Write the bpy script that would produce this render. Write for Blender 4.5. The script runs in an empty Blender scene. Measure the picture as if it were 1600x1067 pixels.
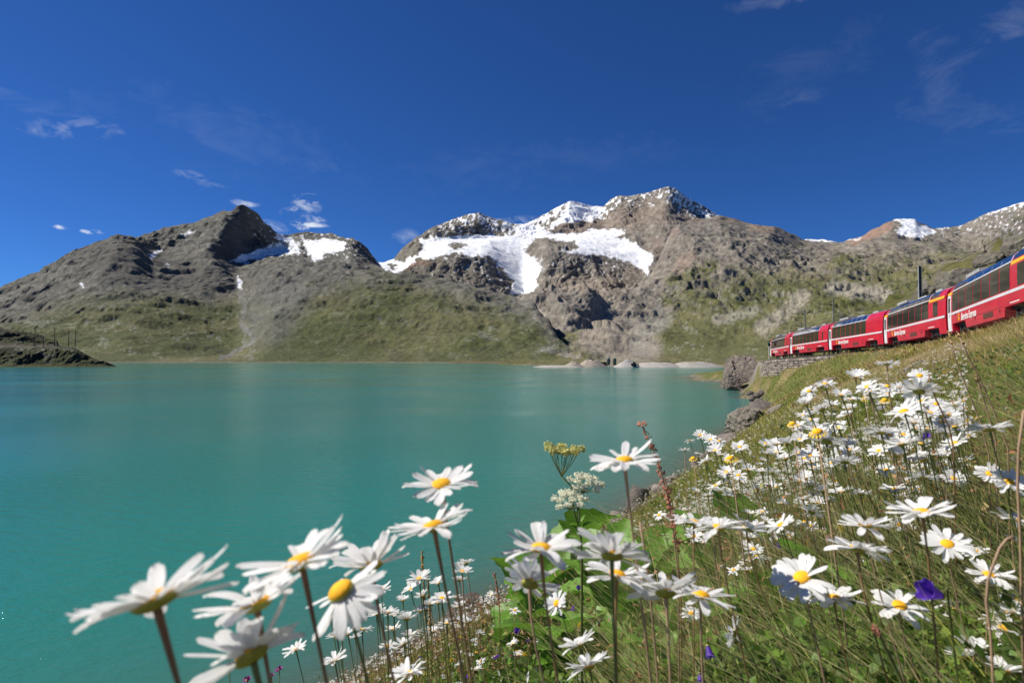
import bpy, math, random
import numpy as np
from mathutils import Vector, Matrix, Quaternion

scene = bpy.context.scene
COL = scene.collection
random.seed(7)
RNG = np.random.default_rng(11)

# ------------------------------------------------------------------ camera
F = 889.0                      # focal length in photo pixels (1600 wide)
LAKE_DROP = 7.0                # eye height above the lake
HZ = 558.0                     # horizon row in the photo
PITCH = math.atan((HZ - 533.5) / F)
cam_d = bpy.data.cameras.new('camera')
cam = bpy.data.objects.new('camera', cam_d)
COL.objects.link(cam)
cam.location = (0, 0, LAKE_DROP)
cam.rotation_euler = (math.radians(90) + PITCH, 0, 0)
cam_d.sensor_width = 36.0
cam_d.lens = 36.0 * F / 1600.0
cam_d.clip_start = 0.02
cam_d.clip_end = 40000
cam_d.dof.use_dof = True
cam_d.dof.focus_distance = 4.5
cam_d.dof.aperture_fstop = 11.0
scene.camera = cam

# ------------------------------------------------------------------ light
SUN_EL = math.radians(47)
SUN_AZ = math.radians(-78)     # measured from +Y (view direction) towards +X
sun_dir = Vector((math.sin(SUN_AZ) * math.cos(SUN_EL), math.cos(SUN_AZ) * math.cos(SUN_EL), math.sin(SUN_EL)))
sl = bpy.data.lights.new('sun', 'SUN')
sl.energy = 5.0
sl.angle = math.radians(0.53)
sl.color = (1.0, 0.94, 0.85)
so = bpy.data.objects.new('sun', sl)
COL.objects.link(so)
so.rotation_euler = sun_dir.to_track_quat('Z', 'Y').to_euler()

scene.view_settings.view_transform = 'Standard'
scene.view_settings.look = 'None'
scene.view_settings.exposure = 0.32
scene.view_settings.gamma = 1.0
scene.view_settings.use_curve_mapping = False

# ------------------------------------------------------------------ projection helpers
cp, sp = math.cos(PITCH), math.sin(PITCH)
def ue(x, y):
    """photo pixel -> horizontal slope u = X/Y and elevation slope e = dZ/Y"""
    a = (np.asarray(x, float) - 800.0) / F
    v = (533.5 - np.asarray(y, float)) / F
    dy = cp - sp * v
    return a / dy, (sp + cp * v) / dy
def at(x, y, Y):
    u, e = ue(x, y)
    return Vector((float(u) * Y, Y, LAKE_DROP + float(e) * Y))
def to_px(X, Y, Z):
    z = Z - LAKE_DROP
    d = Y * cp + z * sp
    v = z * cp - Y * sp
    return 800 + F * X / d, 533.5 - F * v / d

# ------------------------------------------------------------------ world sky
def n_new(nt, t, **kw):
    n = nt.nodes.new(t)
    for k, v in kw.items():
        setattr(n, k, v)
    return n
world = bpy.data.worlds.new('World')
scene.world = world
world.use_nodes = True
wt = world.node_tree
wt.nodes.clear()
W = wt.links.new
sky = n_new(wt, 'ShaderNodeTexSky', sky_type='NISHITA')
sky.sun_disc = False
sky.sun_elevation = SUN_EL
sky.sun_rotation = SUN_AZ
sky.altitude = 2300
sky.air_density = 0.95
sky.dust_density = 0.0
sky.ozone_density = 5.5
tc = n_new(wt, 'ShaderNodeTexCoord')
nrm = n_new(wt, 'ShaderNodeVectorMath', operation='NORMALIZE')
W(tc.outputs['Generated'], nrm.inputs[0])

def wmath(op, a, b=None, c=None, clamp=False):
    m = n_new(wt, 'ShaderNodeMath', operation=op)
    m.use_clamp = clamp
    for i, q in enumerate((a, b, c)):
        if q is None: continue
        if isinstance(q, (int, float)): m.inputs[i].default_value = q
        else: W(q, m.inputs[i])
    return m.outputs[0]
def wvec(op, a, b):
    m = n_new(wt, 'ShaderNodeVectorMath', operation=op)
    for i, q in enumerate((a, b)):
        if isinstance(q, (tuple, list, Vector)): m.inputs[i].default_value = tuple(q)
        else: W(q, m.inputs[i])
    return m
def cloud(px, py, rx, ry, ang, dens, noise_out, lo, hi):
    """a wisp round the direction of one point of the sky; rx, ry its angular half axes in milliradians"""
    d = (at(px, py, 1.0) - Vector((0, 0, LAKE_DROP))).normalized()
    right = d.cross(Vector((0, 0, 1))).normalized()
    up = right.cross(d).normalized()
    a = math.radians(ang)
    ax1 = right * math.cos(a) + up * math.sin(a)
    ax2 = -right * math.sin(a) + up * math.cos(a)
    rel = wvec('SUBTRACT', nrm.outputs[0], d).outputs[0]
    p = wmath('DIVIDE', wvec('DOT_PRODUCT', rel, ax1).outputs['Value'], rx / 1000)
    q = wmath('DIVIDE', wvec('DOT_PRODUCT', rel, ax2).outputs['Value'], ry / 1000)
    p = wmath('ADD', p, wmath('MULTIPLY', wmath('SUBTRACT', nc_w, 0.5), 1.6)); q = wmath('ADD', q, wmath('MULTIPLY', wmath('SUBTRACT', na, 0.5), 2.2))
    r2 = wmath('ADD', wmath('MULTIPLY', p, p), wmath('MULTIPLY', q, q))
    g = wmath('SUBTRACT', 1.0, r2, clamp=True)
    s = wmath('MULTIPLY', g, wmath('SUBTRACT', noise_out, lo))
    return wmath('MULTIPLY', s, dens / max(hi - lo, 1e-3), clamp=True)
def wnoise(scale, detail, rough, stretch, dist=0.0):
    mp = n_new(wt, 'ShaderNodeMapping')
    mp.inputs['Scale'].default_value = stretch
    mp.inputs['Rotation'].default_value = (0, 0.25, 0.1)
    W(nrm.outputs[0], mp.inputs['Vector'])
    nz = n_new(wt, 'ShaderNodeTexNoise')
    nz.inputs['Scale'].default_value = scale
    nz.inputs['Detail'].default_value = detail
    nz.inputs['Roughness'].default_value = rough
    nz.inputs['Distortion'].default_value = dist
    W(mp.outputs[0], nz.inputs['Vector'])
    return nz.outputs['Fac']
na = wnoise(26, 8, 0.62, (1, 1, 2.0), 0.6)
nb = wnoise(9, 9, 0.66, (1, 1, 2.4), 0.9)
nc = wnoise(70, 6, 0.6, (1, 1, 1.8), 0.3)
nc_w = wnoise(45, 5, 0.6, (1, 1, 1.5), 0.0)
clouds = [
    cloud(480, 312, 30, 22, 20, 1.2, na, 0.50, 0.80), cloud(486, 347, 34, 13, -4, 1.5, na, 0.46, 0.72),
    cloud(458, 332, 24, 12, 0, 0.9, nc, 0.50, 0.75), cloud(428, 353, 26, 10, -10, 0.7, na, 0.46, 0.75),
    cloud(378, 317, 26, 6, 0, 1.0, na, 0.42, 0.75), cloud(112, 196, 60, 18, 12, 0.42, na, 0.47, 0.80),
    cloud(300, 274, 26, 8, -8, 0.6, na, 0.42, 0.72), cloud(340, 292, 30, 6, -8, 0.3, na, 0.42, 0.72),
    cloud(636, 368, 24, 14, 10, 0.5, na, 0.42, 0.76), cloud(820, 344, 50, 9, 0, 0.5, na, 0.40, 0.75),
    cloud(92, 355, 9, 3.5, -5, 1.2, nc, 0.38, 0.66), cloud(134, 363, 8, 3.5, -5, 1.2, nc, 0.38, 0.66),
    cloud(153, 362, 7, 3, -5, 1.0, nc, 0.38, 0.66), cloud(20, 160, 60, 16, 0, 0.14, nb, 0.45, 0.75),
    cloud(330, 215, 190, 60, 0, 0.06, nb, 0.45, 0.75), cloud(800, 262, 300, 40, 6, 0.04, nb, 0.42, 0.75),
    cloud(1250, 110, 110, 50, 20, 0.05, nb, 0.45, 0.75), cloud(1245, 150, 40, 18, -8, 0.07, na, 0.42, 0.75),
    cloud(1560, 50, 90, 22, 28, 0.13, nb, 0.42, 0.75), cloud(1470, 130, 30, 75, 10, 0.11, nb, 0.42, 0.75),
    cloud(1550, 185, 110, 20, -22, 0.10, nb, 0.42, 0.75), cloud(1200, 2, 60, 12, 0, 0.2, nb, 0.40, 0.75),
]
tot = clouds[0]
for c_ in clouds[1:]:
    tot = wmath('MAXIMUM', tot, c_)
tot = wmath('MULTIPLY', tot, 0.85, clamp=True)
tint = n_new(wt, 'ShaderNodeMix', data_type='RGBA', blend_type='MULTIPLY')
tint.inputs[0].default_value = 1.0
tint.inputs[7].default_value = (0.185, 0.385, 0.66, 1)       # clear dry mountain air through a polariser
W(sky.outputs[0], tint.inputs[6])
mixc = n_new(wt, 'ShaderNodeMix', data_type='RGBA')
W(tot, mixc.inputs[0])
W(tint.outputs[2], mixc.inputs[6])
mixc.inputs[7].default_value = (6.2, 6.6, 7.2, 1)
bg = n_new(wt, 'ShaderNodeBackground')
bg.inputs['Strength'].default_value = 0.11
W(mixc.outputs[2], bg.inputs['Color'])
wo = n_new(wt, 'ShaderNodeOutputWorld')
W(bg.outputs[0], wo.inputs['Surface'])

# ------------------------------------------------------------------ numpy noise
_perm = RNG.permutation(256)
_perm = np.concatenate([_perm, _perm, _perm])
_ang = RNG.random(256) * 2 * np.pi
_gx, _gy = np.cos(_ang), np.sin(_ang)
def perlin(x, y):
    xi = np.floor(x).astype(np.int64); yi = np.floor(y).astype(np.int64)
    xf = x - xi; yf = y - yi
    xi &= 255; yi &= 255
    sx = xf * xf * xf * (xf * (xf * 6 - 15) + 10); sy = yf * yf * yf * (yf * (yf * 6 - 15) + 10)
    def g(ix, iy, fx, fy):
        h = _perm[_perm[ix] + iy]
        return _gx[h] * fx + _gy[h] * fy
    n00 = g(xi, yi, xf, yf); n10 = g((xi + 1) & 255, yi, xf - 1, yf)
    n01 = g(xi, (yi + 1) & 255, xf, yf - 1); n11 = g((xi + 1) & 255, (yi + 1) & 255, xf - 1, yf - 1)
    a = n00 + sx * (n10 - n00); b = n01 + sx * (n11 - n01)
    return (a + sy * (b - a)) * 1.5
def fbm(x, y, octv=5, gain=0.5, lac=2.03, seed=0.0):
    s = np.zeros_like(x, dtype=float); a = 1.0; f = 1.0; t = 0
    for i in range(octv):
        s += a * perlin(x * f + 17.3 * i + seed, y * f - 9.1 * i + seed * 1.7); t += a
        a *= gain; f *= lac
    return s / t
def ridged(x, y, octv=5, gain=0.5, lac=2.07, seed=0.0):
    s = np.zeros_like(x, dtype=float); a = 1.0; f = 1.0; t = 0; w = 1.0
    for i in range(octv):
        n = 1 - np.abs(perlin(x * f + 31.7 * i + seed, y * f + 5.3 * i - seed)) * 1.6
        n = np.clip(n, 0, 1) ** 2
        s += a * n * w; t += a
        w = np.clip(n * 1.6, 0, 1)
        a *= gain; f *= lac
    return s / t
def sstep(a, b, x):
    t = np.clip((x - a) / (b - a), 0, 1)
    return t * t * (3 - 2 * t)

# ------------------------------------------------------------------ mesh and object helpers
def mesh_np(name, verts, faces, mat=None, smooth=True, cols=None, mat_idx=None, uv=None):
    """verts (n,3), faces (m,3) or (m,4) array, or list of index lists"""
    me = bpy.data.meshes.new(name)
    verts = np.asarray(verts, dtype=np.float32)
    if isinstance(faces, np.ndarray):
        k = faces.shape[1]; m = len(faces)
        me.vertices.add(len(verts)); me.vertices.foreach_set('co', verts.ravel())
        me.loops.add(m * k); me.loops.foreach_set('vertex_index', faces.astype(np.int32).ravel())
        me.polygons.add(m)
        me.polygons.foreach_set('loop_start', np.arange(0, m * k, k, dtype=np.int32))
        me.update(calc_edges=True)
    else:
        me.from_pydata([tuple(v) for v in verts], [], [list(f) for f in faces])
        me.update()
    if smooth:
        me.polygons.foreach_set('use_smooth', np.ones(len(me.polygons), dtype=bool))
    if cols is not None:
        ca = me.color_attributes.new('tint', 'FLOAT_COLOR', 'POINT')
        c4 = np.ones((len(verts), 4), dtype=np.float32); c4[:, :3] = cols[:, :3]
        if cols.shape[1] > 3: c4[:, 3] = cols[:, 3]
        ca.data.foreach_set('color', c4.ravel())
    for mm in (mat if isinstance(mat, (list, tuple)) else [mat]):
        if mm: me.materials.append(mm)
    if mat_idx is not None:
        me.polygons.foreach_set('material_index', np.asarray(mat_idx, dtype=np.int32))
    me.validate()
    me.update()
    return me
def link(name, me, parent=None, loc=None, rot=None, mw=None):
    o = bpy.data.objects.new(name, me)
    COL.objects.link(o)
    if parent: o.parent = parent
    if mw is not None: o.matrix_local = mw
    if loc is not None: o.location = loc
    if rot is not None: o.rotation_euler = rot
    return o
def tag(o, label=None, cat=None, group=None, kind=None):
    if label: o['label'] = label
    if cat: o['category'] = cat
    if group: o['group'] = group
    if kind: o['kind'] = kind
    return o
def thing(name, label, cat, loc=(0, 0, 0), group=None, mw=None):
    o = bpy.data.objects.new(name, None)
    o.empty_display_size = 0.2
    COL.objects.link(o)
    if mw is not None: o.matrix_world = mw
    else: o.location = loc
    return tag(o, label, cat, group)
def grid_faces(nr, nc):
    i = np.arange(nr - 1)[:, None] * nc + np.arange(nc - 1)[None, :]
    i = i.ravel()
    return np.stack([i, i + 1, i + nc + 1, i + nc], axis=1)
class MB:
    """collects boxes, tubes and strips and links them as one mesh"""
    def __init__(s): s.v = []; s.f = []; s.m = []; s.mi = 0
    def add(s, vs, fs):
        b = len(s.v); s.v += [tuple(v) for v in vs]
        for f in fs: s.f.append([i + b for i in f]); s.m.append(s.mi)
        return s
    def box(s, c, d, mat=None):
        cx, cy, cz = c; dx, dy, dz = d[0] / 2, d[1] / 2, d[2] / 2
        vs = [Vector((sx * dx, sy * dy, sz * dz)) for sz in (-1, 1) for sy in (-1, 1) for sx in (-1, 1)]
        if mat: vs = [mat @ v for v in vs]
        vs = [v + Vector(c) for v in vs]
        return s.add(vs, [(0, 2, 3, 1), (4, 5, 7, 6), (0, 1, 5, 4), (2, 6, 7, 3), (0, 4, 6, 2), (1, 3, 7, 5)])
    def tube(s, pts, rad, n=6, cap=True):
        pts = [Vector(p) for p in pts]
        if not isinstance(rad, (list, tuple)): rad = [rad] * len(pts)
        prev = None; vs = []; up = Vector((0.13, 0.2, 1)).normalized()
        for i, p in enumerate(pts):
            t = (pts[min(i + 1, len(pts) - 1)] - pts[max(i - 1, 0)]).normalized()
            if prev is None:
                a = t.cross(up if abs(t.dot(up)) < 0.95 else Vector((1, 0, 0))).normalized()
            else:
                a = (prev - t * prev.dot(t)).normalized()
            prev = a; b = t.cross(a)
            for k in range(n):
                th = 2 * math.pi * k / n
                vs.append(p + (a * math.cos(th) + b * math.sin(th)) * rad[i])
        fs = []
        for i in range(len(pts) - 1):
            for k in range(n):
                k2 = (k + 1) % n
                fs.append((i * n + k, i * n + k2, (i + 1) * n + k2, (i + 1) * n + k))
        if cap:
            fs.append(tuple(range(n - 1, -1, -1))); fs.append(tuple((len(pts) - 1) * n + k for k in range(n)))
        return s.add(vs, fs)
    def mesh(s, name, mat, smooth=False):
        me = bpy.data.meshes.new(name)
        me.from_pydata(s.v, [], s.f)
        for mm in (mat if isinstance(mat, (list, tuple)) else [mat]): me.materials.append(mm)
        if isinstance(mat, (list, tuple)): me.polygons.foreach_set('material_index', s.m)
        if smooth: me.polygons.foreach_set('use_smooth', [True] * len(me.polygons))
        me.update()
        return me
    def build(s, name, mat, parent=None, smooth=False, loc=None, rot=None):
        return link(name, s.mesh(name, mat, smooth), parent, loc, rot)

# ------------------------------------------------------------------ materials
def mat_new(name):
    m = bpy.data.materials.new(name); m.use_nodes = True
    m.node_tree.nodes.clear()
    return m, m.node_tree
def pmat(name, col, rough=0.6, metal=0.0, noise=None, spec=0.5, bump=None, coat=0.0, col2=None, trans=0.0):
    """principled with a noise-varied base colour; noise=(scale, amount); bump=(scale, distance)"""
    m, nt = mat_new(name)
    L = nt.links.new
    out = n_new(nt, 'ShaderNodeOutputMaterial'); b = n_new(nt, 'ShaderNodeBsdfPrincipled')
    b.inputs['Roughness'].default_value = rough; b.inputs['Metallic'].default_value = metal
    b.inputs['Specular IOR Level'].default_value = spec
    if coat: b.inputs['Coat Weight'].default_value = coat
    b.inputs['Base Color'].default_value = (*col, 1)
    t = n_new(nt, 'ShaderNodeTexCoord')
    if noise:
        nz = n_new(nt, 'ShaderNodeTexNoise'); nz.inputs['Scale'].default_value = noise[0]; nz.inputs['Detail'].default_value = 5
        L(t.outputs['Object'], nz.inputs['Vector'])
        rp = n_new(nt, 'ShaderNodeValToRGB'); rp.color_ramp.elements[0].position = 0.3; rp.color_ramp.elements[1].position = 0.7
        c2 = col2 or tuple(min(1, c * (1 + noise[1])) for c in col)
        rp.color_ramp.elements[0].color = (*[c * (1 - noise[1] * 0.8) for c in col], 1); rp.color_ramp.elements[1].color = (*c2, 1)
        L(nz.outputs['Fac'], rp.inputs[0]); L(rp.outputs[0], b.inputs['Base Color'])
    if bump:
        n2 = n_new(nt, 'ShaderNodeTexNoise'); n2.inputs['Scale'].default_value = bump[0]; n2.inputs['Detail'].default_value = 6
        L(t.outputs['Object'], n2.inputs['Vector'])
        bp = n_new(nt, 'ShaderNodeBump'); bp.inputs['Distance'].default_value = bump[1]; bp.inputs['Strength'].default_value = 1.0
        L(n2.outputs['Fac'], bp.inputs['Height']); L(bp.outputs[0], b.inputs['Normal'])
    if trans:
        tr = n_new(nt, 'ShaderNodeBsdfTranslucent'); tr.inputs['Color'].default_value = (*[min(1, c * 1.1) for c in col], 1)
        if noise: L(rp.outputs[0], tr.inputs['Color'])
        mx = n_new(nt, 'ShaderNodeMixShader'); mx.inputs[0].default_value = trans
        L(b.outputs[0], mx.inputs[1]); L(tr.outputs[0], mx.inputs[2]); L(mx.outputs[0], out.inputs[0])
    else:
        L(b.outputs[0], out.inputs[0])
    return m
def tint_mat(name, rough=0.95, spec=0.2, scales=((0.02, 0.5),), bumps=((0.05, 6.0),), trans=0.0, vor=None):
    """base colour from the 'tint' colour attribute, varied and roughened by world-space noise"""
    m, nt = mat_new(name); L = nt.links.new
    out = n_new(nt, 'ShaderNodeOutputMaterial'); b = n_new(nt, 'ShaderNodeBsdfPrincipled')
    b.inputs['Roughness'].default_value = rough; b.inputs['Specular IOR Level'].default_value = spec
    at_ = n_new(nt, 'ShaderNodeAttribute', attribute_name='tint')
    t = n_new(nt, 'ShaderNodeTexCoord')
    cur = at_.outputs['Color']
    for sc, am in scales:
        nz = n_new(nt, 'ShaderNodeTexNoise'); nz.inputs['Scale'].default_value = sc; nz.inputs['Detail'].default_value = 6; nz.inputs['Roughness'].default_value = 0.65
        L(t.outputs['Object'], nz.inputs['Vector'])
        mr = n_new(nt, 'ShaderNodeMapRange'); mr.inputs['From Min'].default_value = 0.32; mr.inputs['From Max'].default_value = 0.68
        mr.inputs['To Min'].default_value = 1 - am; mr.inputs['To Max'].default_value = 1 + am
        L(nz.outputs['Fac'], mr.inputs['Value'])
        mx = n_new(nt, 'ShaderNodeVectorMath', operation='SCALE')
        L(cur, mx.inputs[0]); L(mr.outputs[0], mx.inputs['Scale']); cur = mx.outputs[0]
    L(cur, b.inputs['Base Color'])
    prev = None
    for sc, dist in bumps:
        nz = n_new(nt, 'ShaderNodeTexNoise'); nz.inputs['Scale'].default_value = sc; nz.inputs['Detail'].default_value = 7; nz.inputs['Roughness'].default_value = 0.62
        L(t.outputs['Object'], nz.inputs['Vector'])
        bp = n_new(nt, 'ShaderNodeBump'); bp.inputs['Distance'].default_value = dist
        # snow (alpha of the attribute = 0) stays smooth
        L(at_.outputs['Alpha'], bp.inputs['Strength'])
        L(nz.outputs['Fac'], bp.inputs['Height'])
        if prev: L(prev, bp.inputs['Normal'])
        prev = bp.outputs[0]
    if prev: L(prev, b.inputs['Normal'])
    if trans:
        tr = n_new(nt, 'ShaderNodeBsdfTranslucent'); L(cur, tr.inputs['Color'])
        mx = n_new(nt, 'ShaderNodeMixShader'); mx.inputs[0].default_value = trans
        L(b.outputs[0], mx.inputs[1]); L(tr.outputs[0], mx.inputs[2]); L(mx.outputs[0], out.inputs[0])
    else:
        L(b.outputs[0], out.inputs[0])
    return m

# ================================================================== MOUNTAINS
def smooth_t(A, k, keep=()):
    for _ in range(k):
        B = A.copy()
        B[1:-1] = 0.25 * A[:-2] + 0.5 * A[1:-1] + 0.25 * A[2:]
        for i in keep: B[i] = A[i]
        A = B
    return A
def smooth_u(A, k):
    for _ in range(k):
        B = A.copy()
        B[:, 1:-1] = 0.25 * A[:, :-2] + 0.5 * A[:, 1:-1] + 0.25 * A[:, 2:]
        A = B
    return A
def poly_sd(px, py, poly):
    """signed distance in photo pixels, positive inside"""
    P = np.array(poly, float)
    res = np.full(px.shape, -99.0)
    sel = (px > P[:, 0].min() - 30) & (px < P[:, 0].max() + 30) & (py > P[:, 1].min() - 30) & (py < P[:, 1].max() + 30)
    x = px[sel]; y = py[sel]
    if len(x) == 0: return res
    dm = np.full(x.shape, 1e9); ins = np.zeros(x.shape, bool)
    for i in range(len(P)):
        a = P[i]; b = P[(i + 1) % len(P)]
        ex, ey = b - a; wx = x - a[0]; wy = y - a[1]
        t = np.clip((wx * ex + wy * ey) / (ex * ex + ey * ey + 1e-9), 0, 1)
        dm = np.minimum(dm, (wx - t * ex) ** 2 + (wy - t * ey) ** 2)
        c = ((a[1] <= y) & (b[1] > y)) | ((b[1] <= y) & (a[1] > y))
        with np.errstate(divide='ignore', invalid='ignore'):
            xi = a[0] + (y - a[1]) / (b[1] - a[1] + 1e-12) * ex
        ins ^= c & (x < xi)
    d = np.sqrt(dm)
    res[sel] = np.where(ins, d, -d)
    return res
def line_d(px, py, pts):
    best = np.full(px.shape, 1e9)
    for i in range(len(pts) - 1):
        a = np.array(pts[i], float); b = np.array(pts[i + 1], float); e = b - a
        t = np.clip(((px - a[0]) * e[0] + (py - a[1]) * e[1]) / (e @ e), 0, 1)
        best = np.minimum(best, np.hypot(px - a[0] - t * e[0], py - a[1] - t * e[1]))
    return best

SNOW = [
    [(587, 408), (600, 402), (617, 407), (632, 410), (640, 402), (668, 398), (650, 406), (627, 425), (612, 425), (596, 419)],
    [(655, 373), (700, 370), (745, 367), (800, 368), (828, 371), (850, 366), (880, 364), (905, 366), (925, 359), (950, 357), (978, 362), (962, 371), (985, 375), (1000, 387), (1022, 400), (1018, 412), (1012, 430), (1004, 421), (985, 411), (960, 404), (940, 399), (900, 396), (882, 394), (904, 388), (900, 380), (880, 375), (850, 375), (832, 377), (820, 394), (836, 404), (848, 420), (838, 440), (836, 456), (826, 461), (796, 460), (804, 440), (786, 424), (775, 406), (758, 399), (735, 401), (715, 395), (690, 398), (668, 408), (650, 402), (662, 388)],
    [(470, 370), (480, 375), (512, 373), (522, 376), (541, 378), (538, 388), (524, 396), (508, 399), (494, 411), (484, 402), (476, 385)],
    [(362, 409), (375, 399), (398, 392), (414, 386), (440, 379), (458, 390), (462, 396), (440, 399), (412, 402), (385, 410)],
    [(430, 364), (442, 366), (458, 372), (472, 392), (466, 396), (448, 380), (432, 372)],
    [(232, 395), (246, 391), (254, 388), (250, 394), (241, 400), (236, 406)],
    [(280, 368), (294, 362), (303, 360), (298, 364), (284, 369)],
    [(124, 441), (129, 440), (132, 450), (127, 450)], [(256, 412), (266, 414), (262, 417)],
    [(860, 356), (885, 325), (890, 313), (906, 316), (925, 321), (945, 322), (940, 338), (925, 346), (905, 345), (880, 352)],
    [(800, 368), (808, 352), (824, 348), (842, 352), (860, 364), (840, 372)],
    [(1256, 371), (1290, 372), (1312, 378), (1306, 380), (1258, 376)],
    [(1396, 340), (1430, 339), (1438, 350), (1452, 355), (1462, 362), (1440, 373), (1410, 368), (1398, 360), (1410, 352), (1402, 346)],
    [(1540, 334), (1600, 313), (1640, 303), (1640, 308), (1600, 318), (1560, 330)],
    [(1314, 377), (1340, 372), (1345, 374), (1320, 378)], [(372, 430), (378, 440), (374, 452), (371, 440)],
]
HOLES = [[(700, 383), (712, 378), (728, 381), (729, 386), (712, 389), (702, 387)],
         [(836, 372), (862, 373), (903, 384), (902, 390), (880, 391), (850, 386), (835, 380)],
         [(605, 411), (618, 412), (622, 418), (610, 420)]]

def mountain_colour(px, py, X, Y, H, nz, which):
    n1 = fbm(px / 26, py / 14, 5, 0.6)                 # medium patches
    n2 = fbm(px / 7 + 50, py / 5, 4, 0.65)             # small patches
    n3 = fbm(X / 170 + 9, H / 90, 4, 0.6)
    wx = px + 8 * fbm(px / 11, py / 9, 3, 0.6, seed=3) + 1.5 * n2
    wy = py + 7 * fbm(px / 11, py / 9, 3, 0.6, seed=8) + 1.5 * n2
    C = np.zeros((len(px), 3))
    def mix(c, w):
        w = np.clip(w, 0, 1)[:, None]
        C[:] = C * (1 - w) + np.array(c) * w
    # bare rock: grey brown on the left, warmer to the right
    warm = sstep(600, 900, px)
    base = np.array([0.140, 0.128, 0.106])[None] * (1 - warm[:, None]) + np.array([0.185, 0.165, 0.140])[None] * warm[:, None]
    C[:] = base
    mix((0.105, 0.098, 0.093), sstep(0.0, 0.5, n1) * 0.6)
    mix((0.30, 0.275, 0.24), sstep(0.08, 0.42, n2) * 0.6)
    mix((0.085, 0.08, 0.075), sstep(-0.12, -0.45, n2) * 0.5)
    ck = ridged(X / 34 + H / 60, H / 26, 4, 0.6, seed=51) - 0.5
    C[:] = C * (1 - 0.55 * sstep(0.12, 0.4, ck)[:, None]) * (1 + 0.35 * sstep(-0.05, -0.3, ck)[:, None])
    # rusty bands below the glacier and at its headwall
    mix((0.25, 0.15, 0.115), sstep(0.0, 0.35, n3) * sstep(25, 0, line_d(px, py, [(640, 415), (700, 402), (720, 396)])) * 0.8)
    mix((0.30, 0.215, 0.165), sstep(34, 0, line_d(px, py, [(870, 358), (960, 345), (1030, 330)])) * 0.35)
    mix((0.225, 0.165, 0.135), sstep(30, 0, line_d(px, py, [(960, 440), (1010, 400), (1050, 360), (1080, 345)])) * sstep(-0.2, 0.3, n1) * 0.6)
    # grass: below a wandering line, on gentle ground
    gl = np.interp(px, [-400, 0, 120, 250, 380, 450, 520, 620, 720, 830, 880, 930, 1020, 1080, 1150, 1300, 1400, 1600],
                   [530, 508, 472, 452, 468, 474, 450, 436, 462, 496, 536, 545, 512, 452, 428, 420, 405, 380])
    gr = sstep(-26, 30, py - gl + 26 * n1 + 16 * n2) * sstep(0.45, 0.66, nz + 0.12 * n2)
    high = sstep(80, 0, gl - py) * sstep(0.05, 0.4, n1 + 0.4 * n2) * (0.5 + 0.3 * sstep(1020, 1120, px)) * sstep(0.35, 0.6, nz)
    g1 = np.array([0.082, 0.094, 0.026]); g2 = np.array([0.158, 0.146, 0.062])
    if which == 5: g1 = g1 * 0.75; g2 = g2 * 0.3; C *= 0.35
    gm = sstep(-0.3, 0.4, n3 + 0.6 * n2)[:, None]
    gcol = g1 * (1 - gm) + g2 * gm
    gcol[:] = gcol * (1 - 0.25 * sstep(900, 1100, px)[:, None]) + np.array([0.16, 0.155, 0.07]) * 0.25 * sstep(900, 1100, px)[:, None]
    gw = np.clip(np.maximum(gr * 0.92, high), 0, 1)[:, None]
    C[:] = C * (1 - gw) + gcol * gw
    for ln, wd in [([(1050, 440), (1090, 425), (1115, 415)], 16), ([(1040, 470), (1075, 458)], 14), ([(1155, 480), (1165, 500)], 14), ([(1290, 482), (1340, 470), (1400, 480)], 22), ([(1300, 412), (1340, 405)], 12), ([(900, 520), (880, 535)], 14)]:
        mix((0.115, 0.125, 0.032), sstep(wd, wd * 0.2, line_d(wx, wy, ln)) * sstep(-0.3, 0.2, n2) * 0.9)
    # debris and scree
    scree = (0.175, 0.165, 0.145)
    for ln, wd, c, a in [
        ([(440, 470), (420, 500)], 60, scree, 0.7), ([(160, 400), (230, 430), (330, 440)], 45, (0.135, 0.122, 0.105), 0.8),
        ([(870, 440), (950, 450)], 20, (0.27, 0.225, 0.18), 0.8),
        ([(940, 480), (930, 520), (960, 545), (1010, 545)], 34, (0.275, 0.24, 0.195), 0.95),
        ([(1030, 500), (1000, 520), (1000, 540)], 26, (0.25, 0.235, 0.205), 0.9),
        ([(1080, 402), (1060, 420)], 14, (0.27, 0.21, 0.17), 1.0),
        ([(1190, 512), (1225, 490), (1255, 462)], 17, (0.33, 0.30, 0.235), 0.95),
        ([(1120, 500), (1180, 485)], 12, (0.31, 0.29, 0.23), 0.8),
        ([(1300, 450), (1340, 455), (1385, 462)], 17, (0.31, 0.285, 0.235), 0.9),
        ([(1210, 352), (1180, 350)], 16, (0.29, 0.22, 0.165), 0.9), ([(1120, 338), (1160, 345)], 10, (0.24, 0.19, 0.15), 0.8),
        ([(370, 445), (382, 480), (378, 510), (398, 530), (372, 548), (345, 560)], 4.5, (0.21, 0.195, 0.18), 0.9),
        ([(850, 545), (905, 558)], 5, (0.27, 0.24, 0.2), 0.9),
        ([(1385, 352), (1350, 368), (1330, 372)], 14, (0.30, 0.19, 0.145), 0.9), ([(1437, 345), (1450, 352)], 5, (0.26, 0.15, 0.12), 0.9),
    ]:
        d = line_d(wx, wy, ln)
        mix(c, sstep(wd, wd * 0.35, d) * a * sstep(-0.6, 0.0, n2))
    # pale outcrops scattered in the grass
    spk = 0.8 * fbm(px / 5.5 + 7 - py / 9, py / 2.8, 4, 0.65, seed=5) + 0.75 * fbm(px / 46, py / 20, 4, 0.6, seed=6)
    mix((0.29, 0.275, 0.235), sstep(0.20, 0.42, spk) * (0.7 - 0.35 * sstep(380, 430, px) * sstep(800, 700, px)) * sstep(420, 460, py))
    mix((0.065, 0.06, 0.05), sstep(-0.2, -0.5, spk) * 0.7)
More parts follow.
